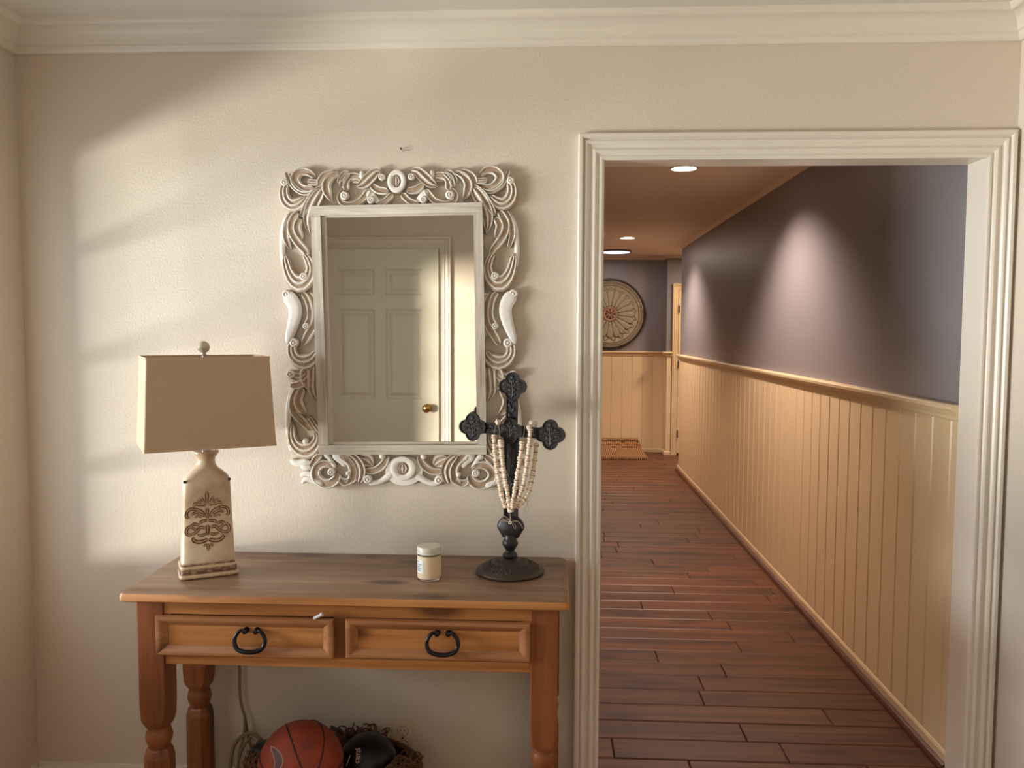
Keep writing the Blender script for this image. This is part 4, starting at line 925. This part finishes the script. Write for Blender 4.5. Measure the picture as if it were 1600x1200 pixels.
def small(p, q, r_): # a circle through three points of the near side
    P_, Q_, R_2 = S(*p), S(*q), S(*r_); n_ = (Q_ - P_).cross(R_2 - P_).normalized(); d_ = n_.dot(P_); a = n_.orthogonal().normalized(); c_ = n_.cross(a); rr = math.sqrt(max(.01, 1 - d_ * d_))
    return [n_ * d_ + (a * cos(2 * pi * j / N) + c_ * sin(2 * pi * j / N)) * rr for j in range(N + 1)]
seam(small((.42, .88), (.53, .45), (.38, -.12))); seam(small((-.93, .25), (-.84, .02), (-.62, -.30))); seam(gc(S(.3, -.45), S(-.4, -.5)))
# curved tick mark, outlined
def on(u, v, e=.0006): return bc + S(u, v) * (br + e)
sw_o = [(-.66, .47), (-.55, .40), (-.44, .27), (-.395, .12), (-.44, .0), (-.56, -.07), (-.72, -.08), (-.60, .0), (-.575, .10), (-.60, .24), (-.66, .38)]
b = MB(); cc_ = catmull([(u, v, 0) for u, v in sw_o + [sw_o[0]]], 56)
b.tube([on(q[0], q[1]) for q in cc_], .0009, 5, False); b.build('tick_outline', M_bwhite, ball)
b = MB(); ctr = [(-.62, .42), (-.54, .30), (-.50, .16), (-.515, .04), (-.60, -.04), (-.69, -.07)]
hw_ = [.012, .07, .095, .085, .045, .008]; cc_ = catmull([(u, v, w_) for (u, v), w_ in zip(ctr, hw_)], 24); rs = []
for i, (u, v, w_) in enumerate(cc_):
    a = cc_[max(i - 1, 0)]; c_ = cc_[min(i + 1, 23)]; tx, ty = c_[0] - a[0], c_[1] - a[1]; l = math.hypot(tx, ty); nx, ny = -ty / l, tx / l
    rs.append([on(u + nx * w_ * k_, v + ny * w_ * k_, .0004) for k_ in (-1, -.5, 0, .5, 1)])
b.rings(rs, False, False, False); b.build('tick_mark', M_swoosh, ball)
# faint stamped lettering blocks
b = MB()
for i, (u, v, h_) in enumerate([(.05 + .05 * k_, .30 - .004 * k_, .20) for k_ in range(6)]):
    b.tube([on(u, v + h_, .0003), on(u - .012, v + h_ * .5, .0003), on(u, v, .0003)], .0007, 4)
b.tube([on(.03, .30, .0003), on(.16, .28, .0003), on(.31, .30, .0003)], .0007, 4); b.tube([on(.04, .50, .0003), on(.17, .52, .0003), on(.32, .50, .0003)], .0007, 4)
for r_ in range(3):
    for k_ in range(5): b.tube([on(.02 + .065 * k_, .60 + .06 * r_, .0003), on(.065 + .065 * k_, .605 + .06 * r_, .0003)], .0007, 4)
b.build('stamped_print', M_swoosh, ball)

kc = Vector((-.572, -.185, .130)); kr = .095
ball2 = empty('black_ball', kc - Vector((0, 0, kr)), 'black ball with white lettering beside the basketball in the basket', 'ball')
b = MB(); b.sphere(kc, kr, 44, 24); b.build('shell', M_black, ball2, smooth=True)
vdir2 = (Vector((0, -D, H)) - kc).normalized(); rt2 = Vector((0, 0, 1)).cross(vdir2).normalized(); up2 = vdir2.cross(rt2).normalized()
def on2(u, v, e=.0008): w_ = math.sqrt(max(0, 1 - u * u - v * v)); return kc + (rt2 * u + up2 * v + vdir2 * w_) * (kr + e)
G = {'S': [[(1, .85), (.6, 1), (.1, .8), (.2, .55), (.8, .45), (.95, .2), (.5, 0), (0, .12)]], 'T': [[(0, 1), (1, 1)], [(.5, 1), (.5, 0)]], 'A': [[(0, 0), (.5, 1), (1, 0)], [(.2, .4), (.8, .4)]], 'E': [[(1, 1), (0, 1), (0, 0), (1, 0)], [(0, .5), (.8, .5)]]}
b = MB(); lh = .075
for i, ch in enumerate('STATES'):
    for line in G[ch]:
        # rotated a quarter turn clockwise: the word reads downwards
        pts = [(-.36 + .13 * p[1] + .0 * i, .50 - i * lh - p[0] * lh * .78) for p in line]
        b.tube([on2(*q) for q in pts], .0016, 5)
b.build('lettering', M_bwhite, ball2)
b = MB(); b.tube([on2(-.66 + .02 * i, .02 + .05 * i) for i in range(7)], .0012, 5); b.build('piping_line', M_bwhite, ball2)

# navy cap edge behind the left of the basketball
kp = Vector((-.872, -.235, .150))
b = MB(); N = 28; rs = []
for f, z in ((1.0, 0), (.99, .022), (.90, .044), (.68, .060), (.35, .067), (.01, .069)):
    rs.append([(kp.x + .058 * f * cos(2 * pi * j / N), kp.y + .058 * f * sin(2 * pi * j / N), kp.z + z) for j in range(N)])
b.rings(rs)
b.rings([[(kp.x + .062 * (1 + q * .45 * max(0, -sin(a))) * cos(a), kp.y + .062 * (1 + q * .9 * max(0, -sin(a))) * sin(a), kp.z - .002 + z) for a in [2 * pi * j / N for j in range(N)]] for q, z in ((0, .004), (1, .002), (1, -.002), (0, 0))])
b.build('dark_cap', M_black, None, smooth=True, auto=50, label='dark navy cap tucked in the basket left of the basketball', cat='cap')

# ---------------------------------------------------------------- far end of the hall: carved plaque and jute rug
PC = Vector((.700, YF, 1.705)); pl = empty('round_wall_plaque', (PC.x, PC.y - .001, PC.z - .435), 'large round carved medallion on the far hall wall', 'wall decor')
def ring_y(prof, m_, nm, N=56, parent=pl):
    b = MB(); b.rings([[(PC.x + r * cos(2 * pi * j / N), PC.y - d_, PC.z + r * sin(2 * pi * j / N)) for j in range(N)] for r, d_ in prof], False, True, rim=[(.9 if i % 2 else .2) for i in range(len(prof)) for j in range(N)]); return b.build(nm, m_, parent, smooth=True, auto=40)
ring_y([(.435, .001), (.435, .03), (.428, .036), (.416, .036), (.412, .028), (.41, .02), (.01, .02)], M_plaqd, 'dark_rim')
ring_y([(.412, .021), (.405, .030), (.392, .030), (.386, .024), (.378, .030), (.366, .026), (.355, .032), (.340, .024), (.01, .022)], M_plaq, 'ringed_band')
ring_y([(.092, .023), (.090, .040), (.078, .044), (.070, .034), (.05, .034), (.045, .040), (.022, .040), (.018, .026), (.004, .026)], M_plaqc, 'centre_boss')
NP = 20
for i in range(NP):
    a = 2 * pi * i / NP; q = MB()
    Wp = lambda x, y, h: (PC.x + x * cos(a) - y * sin(a), PC.y - .022 - h, PC.z + x * sin(a) + y * cos(a))
    stroke(q, [(.09, 0), (.16, 0), (.24, 0), (.295, 0)], [.011, .024, .037, .030], .016, .001, Wp, 'flat', 7, 12); q.build('petal', M_plaq, pl, smooth=True)
    q = MB(); a += pi / NP
    stroke(q, [(.29, -.03), (.325, 0), (.29, .03)], [.005, .010, .005], .010, .001, Wp, 'round', 5, 10); q.build('outer_scallop', M_plaq, pl, smooth=True)
for i in range(8):
    a = 2 * pi * i / 8; q = MB(); Wp = lambda x, y, h: (PC.x + x * cos(a) - y * sin(a), PC.y - .034 - h, PC.z + x * sin(a) + y * cos(a))
    stroke(q, [(.024, 0), (.045, 0), (.066, 0)], [.004, .012, .004], .008, 0, Wp, 'round', 5, 8); q.build('centre_petal', M_plaqd, pl, smooth=True)
b = MB(); rs = []
for (yy_, zz, xr_) in ((6.92, .003, 1.115), (6.92, .026, 1.112), (7.18, .034, 1.11), (7.34, .052, 1.10), (7.43, .095, 1.085), (7.462, .178, 1.06), (7.476, .178, 1.06), (7.47, .09, 1.085), (7.40, .03, 1.10), (7.2, .006, 1.11)):
    rs.append([(x, yy_ + .004 * sin(x * 60), zz + .002 * sin(x * 47)) for x in [.2 + (xr_ - .2) * i / 16 for i in range(17)]])
rs.append(rs[0]); b.rings(rs, False, False, False)
b.rings([[r_[k_] for r_ in rs[:-1]] for k_ in (0, 0)], True, False) if False else None
b.add([r_[0] for r_ in rs[:-1]], [tuple(range(10))]); b.add([r_[16] for r_ in rs[:-1]], [tuple(range(10))])
b.build('jute_rug', M_jute, None, label='woven jute rug turned up against the far hall wall', cat='rug')
